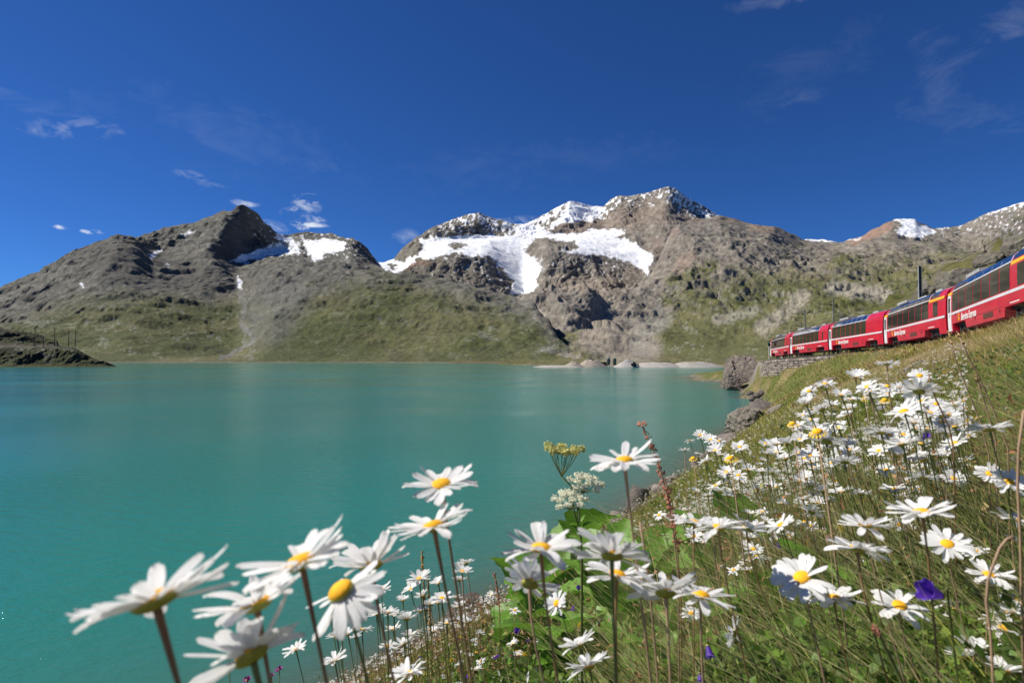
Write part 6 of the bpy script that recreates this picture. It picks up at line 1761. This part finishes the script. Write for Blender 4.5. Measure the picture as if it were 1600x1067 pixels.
for k in range(9):
    r_ = random.Random(k)
    M = Matrix.Translation(j2 + Vector((r_.uniform(-.004, .004), 0, r_.uniform(-.02, .008)))) @ Matrix.Rotation(r_.uniform(0, 6.28), 4, 'Z') @ Matrix.Rotation(-r_.uniform(.2, 1.2), 4, 'Y') @ Matrix.Diagonal((.022, .016, .02, 1))
    link('leaf', LV_[k % 4], ur, mw=M)

# ---- seed spikes
def spike(name, label, pts_px, Y, r, mat_s, mat_b, n, size, seed, cat='seed stalk', t0=0.3, spread=2.2, group=None):
    P = [at(x, y, Y) for x, y in pts_px]
    g0 = P[-1].copy(); g0.z = gz(g0.x, g0.y)
    if g0.z < P[-1].z: P.append(g0)
    o0 = P[-1].copy()
    t = thing(name, label, cat, tuple(o0), group)
    P = [p - o0 for p in P]
    mb = MB(); mb.tube(P, r, 6); mb.build('stalk', mat_s, t, smooth=True)
    if n:
        r_ = random.Random(seed); sd = MB()
        seg_ = [(P[i + 1] - P[i]).length for i in range(len(P) - 1)]; L_ = sum(seg_[:len(pts_px) - 1])
        for k in range(n):
            s = r_.random() ** .9 * L_ * (1 - t0) if t0 < 1 else 0; i = 0
            while i < len(seg_) - 1 and s > seg_[i]: s -= seg_[i]; i += 1
            c_ = P[i].lerp(P[i + 1], s / seg_[i]) + Vector((r_.gauss(0, 1), r_.gauss(0, 1), r_.gauss(0, .7))) * size * spread * .4
            z = size * r_.uniform(.6, 1.3)
            vs = [c_ + Vector(v) * z for v in ((1, 0, 0), (0, 1, 0), (-1, 0, 0), (0, -1, 0), (0, 0, 1.3), (0, 0, -1.3))]
            sd.add(vs, [(0, 1, 4), (1, 2, 4), (2, 3, 4), (3, 0, 4), (1, 0, 5), (2, 1, 5), (3, 2, 5), (0, 3, 5)])
        q = sd.build('seeds', mat_b, t); q['kind'] = 'stuff'
    return t
spike('sorrel_spike', 'tall leaning reddish sorrel stalk with seed clusters right of the high daisy', [(1001, 659), (1008, 676), (1020, 700), (1032, 735), (1043, 775), (1052, 830), (1060, 900)], .75, .0009, m_stemt, m_seed, 110, .0017, 5, t0=.30, spread=4.2)
spike('sorrel_spike', 'shorter dark red seed stalk close right of the tall leaning one', [(1030, 722), (1036, 750), (1048, 790), (1058, 850), (1064, 930)], .80, .0008, m_stemr, m_seed, 110, .0017, 6, t0=.35, spread=4.2)
spike('plantain_spike', 'slender ochre seed spike left of the stem of the topmost daisy', [(659, 862), (662, 900), (664, 940), (668, 1000)], 1.3, .0012, m_stemg, m_seedb, 90, .0026, 7, t0=.2, spread=1.6)
spike('plantain_spike', 'shorter ochre seed spike right beside the slender one', [(668, 893), (670, 930), (672, 970), (675, 1010)], 1.35, .0012, m_stemg, m_seedb, 80, .0026, 8, t0=.2, spread=1.6)
spike('plantain_spike', 'short red-brown spike standing at the water edge behind the shaded daisy', [(772, 896), (776, 915), (779, 935), (781, 960)], 2.2, .0016, m_stemr, m_seed, 60, .0032, 9, t0=.2, spread=1.5)
for i, (pts, Y, r, lb) in enumerate([
    ([(1482, 518), (1492, 560), (1512, 610), (1532, 660), (1545, 710)], .9, .0010, 'thin brown stalk rising in front of the nearest coach, left of two'),
    ([(1497, 520), (1512, 555), (1530, 590), (1552, 640), (1575, 700)], .85, .0011, 'thin brown stalk rising in front of the nearest coach, right of two'),
    ([(1451, 584), (1456, 610), (1470, 640), (1482, 665), (1490, 700)], .8, .0011, 'dark curved stalk right of the bright round daisy'),
    ([(1524, 585), (1532, 610), (1545, 650), (1556, 690)], .8, .0009, 'pale thin stalk with a small dry head at the right'),
    ([(1600, 640), (1592, 700), (1590, 760), (1594, 830)], .5, .0011, 'brown stalk along the right edge'),
    ([(1000, 815), (1010, 880), (1018, 950), (1028, 1060)], .5, .0010, 'bare thin reddish stalk left of the edge-on back-turned daisy')]):
    spike('dry_stalk', lb, pts, Y, r, m_stemt if i != 2 else m_stemr, m_seedb, 8 if i in (0, 1, 3) else 0, .0022, 20 + i, cat='dry stalk', t0=.9, spread=1.2, group='dry stalks in the foreground')
spike('bent_stalk', 'thick pale bent stalk crossing the daisy at right', [(1584, 838), (1573, 842), (1562, 856), (1552, 882), (1544, 905), (1541, 940), (1548, 990), (1552, 1067)], .42, .0009, m_stemt, m_seedb, 0, .002, 30, cat='dry stalk')
spike('bud_stalk', 'blurred brown bud on a thick green stalk at the lower right', [(1366, 978), (1378, 1000), (1395, 1035), (1410, 1067)], .40, .0013, m_stemg, m_seed, 60, .0012, 31, cat='bud', t0=.86, spread=1.7)

# ---- bellflowers and other single blooms
def bell(x, y, w, lb, axis, Y, group=None):
    p = at(x, y, Y); R = w / F * Y / 2
    bx, by = p.x + .05, p.y + .03; b_ = Vector((bx, by, gz(bx, by)))
    t = thing('bellflower', lb, 'bellflower', tuple(b_), group)
    vs, fs = [], []; nr_, ns = 8, 30
    for i in range(nr_):
        u_ = i / (nr_ - 1)
        for k in range(ns):
            th = 2 * math.pi * k / ns; lobe = 0.5 + 0.5 * math.cos(5 * th)
            r = (0.25 + 0.55 * math.sin(min(u_ * 1.5, 1.35)) + (0.22 * (u_ - .7) / .3 if u_ > .7 else 0)) * (1 - .08 * (1 - lobe) * u_)
            z = u_ * 2.1 - (0.38 * (1 - lobe) if i == nr_ - 1 else 0)
            vs.append((r * math.cos(th) * R, r * math.sin(th) * R, z * R))
    for i in range(nr_ - 1):
        for k in range(ns): fs.append((i * ns + k, i * ns + (k + 1) % ns, (i + 1) * ns + (k + 1) % ns, (i + 1) * ns + k))
    fs.append(tuple(range(ns))[::-1])
    a = Vector(axis).normalized(); M = Matrix.Translation(p - b_ - a * R) @ frame_from(a, .3).to_4x4()
    mb = MB(); mb.add(vs, fs); me = mb.mesh('bell', m_violet, True); link('bell', me, t, mw=M)
    v, f = dome(3, 10, R * .32, -R * .3, 0); mb = MB(); mb.add(v, f); link('calyx', mb.mesh('calyx', m_cup, True), t, mw=M)
    mb = MB(); mb.tube([Vector((0, 0, 0)), (p - b_) * .6 + Vector((.01, 0, .02)), p - b_ - a * R * 1.6 + Vector((0, 0, R)), p - b_ - a * R], .0009, 5); mb.build('stem', m_stemg, t, smooth=True)
bell(1457, 925, 34, 'large violet bellflower lying among the grass at right', (-.9, -.15, .35), .45, 'violet bellflowers')
bell(1108, 1018, 17, 'small violet bellflower at the bottom beside a pale pink stem', (.1, -.5, -.8), .8, 'violet bellflowers')
bell(1213, 1040, 11, 'tiny violet bellflower over the leaves at the bottom', (.3, -.7, -.5), .9, 'violet bellflowers')
bell(1094, 1058, 12, 'violet bell almost cut by the bottom edge', (0, -.5, -.8), .8, 'violet bellflowers')
bell(807, 986, 9, 'tiny violet bloom in the reddish grass at the lower centre', (0, -.6, .6), 2.2, 'violet bellflowers')
bell(871, 917, 8, 'tiny violet bloom above the dark leaves, left of two', (0, -.6, .6), 2.2, 'violet bellflowers')
bell(904, 919, 8, 'tiny violet bloom above the dark leaves, right of two', (0, -.6, .6), 2.2, 'violet bellflowers')
bell(1446, 682, 11, 'small violet bloom deep in the right drift', (0, -.6, .6), .9, 'violet bellflowers')
def tuft(x, y, w, lb, mat, Y, cat, name):
    p = at(x, y, Y); R = w / F * Y / 2; bx, by = p.x + .02, p.y; b_ = Vector((bx, by, gz(bx, by)))
    t = thing(name, lb, cat, tuple(b_)); r_ = random.Random(int(x)); mb = MB()
    for k in range(60):
        d = Vector((r_.gauss(0, 1), r_.gauss(0, 1), abs(r_.gauss(0, 1)) * .9)).normalized(); e = d.cross(Vector((.3, .2, 1))).normalized() * R * .12
        c_ = p - b_; mb.add([c_ + d * R * .3 - e, c_ + d * R * .3 + e, c_ + d * R + e * .6, c_ + d * R - e * .6], [(0, 1, 2, 3)])
    f = mb.build('flower_head', mat, t)
    v, f_ = dome(3, 8, R * .45, R * .4, 0); mb = MB(); mb.add([Vector(q) + p - b_ for q in v], f_); mb.build('head_core', m_cup, t)
    mb = MB(); mb.tube([Vector((0, 0, 0)), (p - b_) * .5 + Vector((.006, 0, 0)), p - b_], .0009, 5); mb.build('stem', m_stemg, t, smooth=True)
tuft(357, 1013, 18, 'small round white clover-like head alone over the water at left', m_petal, 1.0, 'clover', 'clover_head')
tuft(386, 1063, 14, 'magenta knapweed head at the bottom edge, leftmost', m_mag, 1.1, 'knapweed', 'knapweed')
tuft(424, 1056, 10, 'small magenta knapweed head right of the leftmost one', m_mag, 1.1, 'knapweed', 'knapweed')
tuft(436, 1046, 12, 'magenta knapweed head highest of the three', m_mag, 1.1, 'knapweed', 'knapweed')
for i, (x, y, w, lb) in enumerate([(1277, 675, 24, 'large yellow bloom glowing in the upper drift'), (1238, 662, 15, 'orange-yellow bloom left of the large yellow one'), (1141, 716, 18, 'orange-topped bloom low left of the drift, on a pale stem'), (1083, 716, 12, 'small yellow bloom nearest the water'), (1382, 625, 13, 'yellow bloom among the high daisies, right of three'), (1352, 622, 13, 'yellow bloom among the high daisies, middle of three'), (1326, 634, 12, 'yellow bloom among the high daisies, left of three')]):
    Y = .02 * F / w
    for _ in range(14):
        p = at(x, y, Y); h_ = p.z - gz(p.x, p.y)
        if h_ < .16: Y *= .93
        elif h_ > .75: Y *= 1.08
        else: break
    R = w / F * Y / 2; n = normal_for(x, y, 12, 30)
    b_ = Vector((p.x + .12 * h_, p.y, gz(p.x + .12 * h_, p.y)))
    t = thing('yellow_bloom', lb, 'yellow flower', tuple(b_), 'yellow blooms in the drift')
    M = Matrix.Translation(p - b_) @ frame_from(n, i).to_4x4()
    link('disc', D_LO, t, mw=M @ Matrix.Diagonal((R * 2.6, R * 2.6, R * 3.5, 1)))
    mb = MB()
    for k in range(14):
        a = 2 * math.pi * k / 14; c_, s_ = math.cos(a), math.sin(a)
        mb.add([(.6 * R * c_, .6 * R * s_, 0), (R * (c_ - .16 * s_), R * (s_ + .16 * c_), -R * .15), (1.15 * R * c_, 1.15 * R * s_, -R * .3), (R * (c_ + .16 * s_), R * (s_ - .16 * c_), -R * .15)], [(0, 1, 2, 3)])
    link('ray_petals', mb.mesh('ray_petals', m_yel), t, mw=M)
    mb = MB(); mb.tube([Vector((0, 0, 0)), (p - b_) * .5, p - b_], .001, 5); mb.build('stem', m_stemt, t, smooth=True)
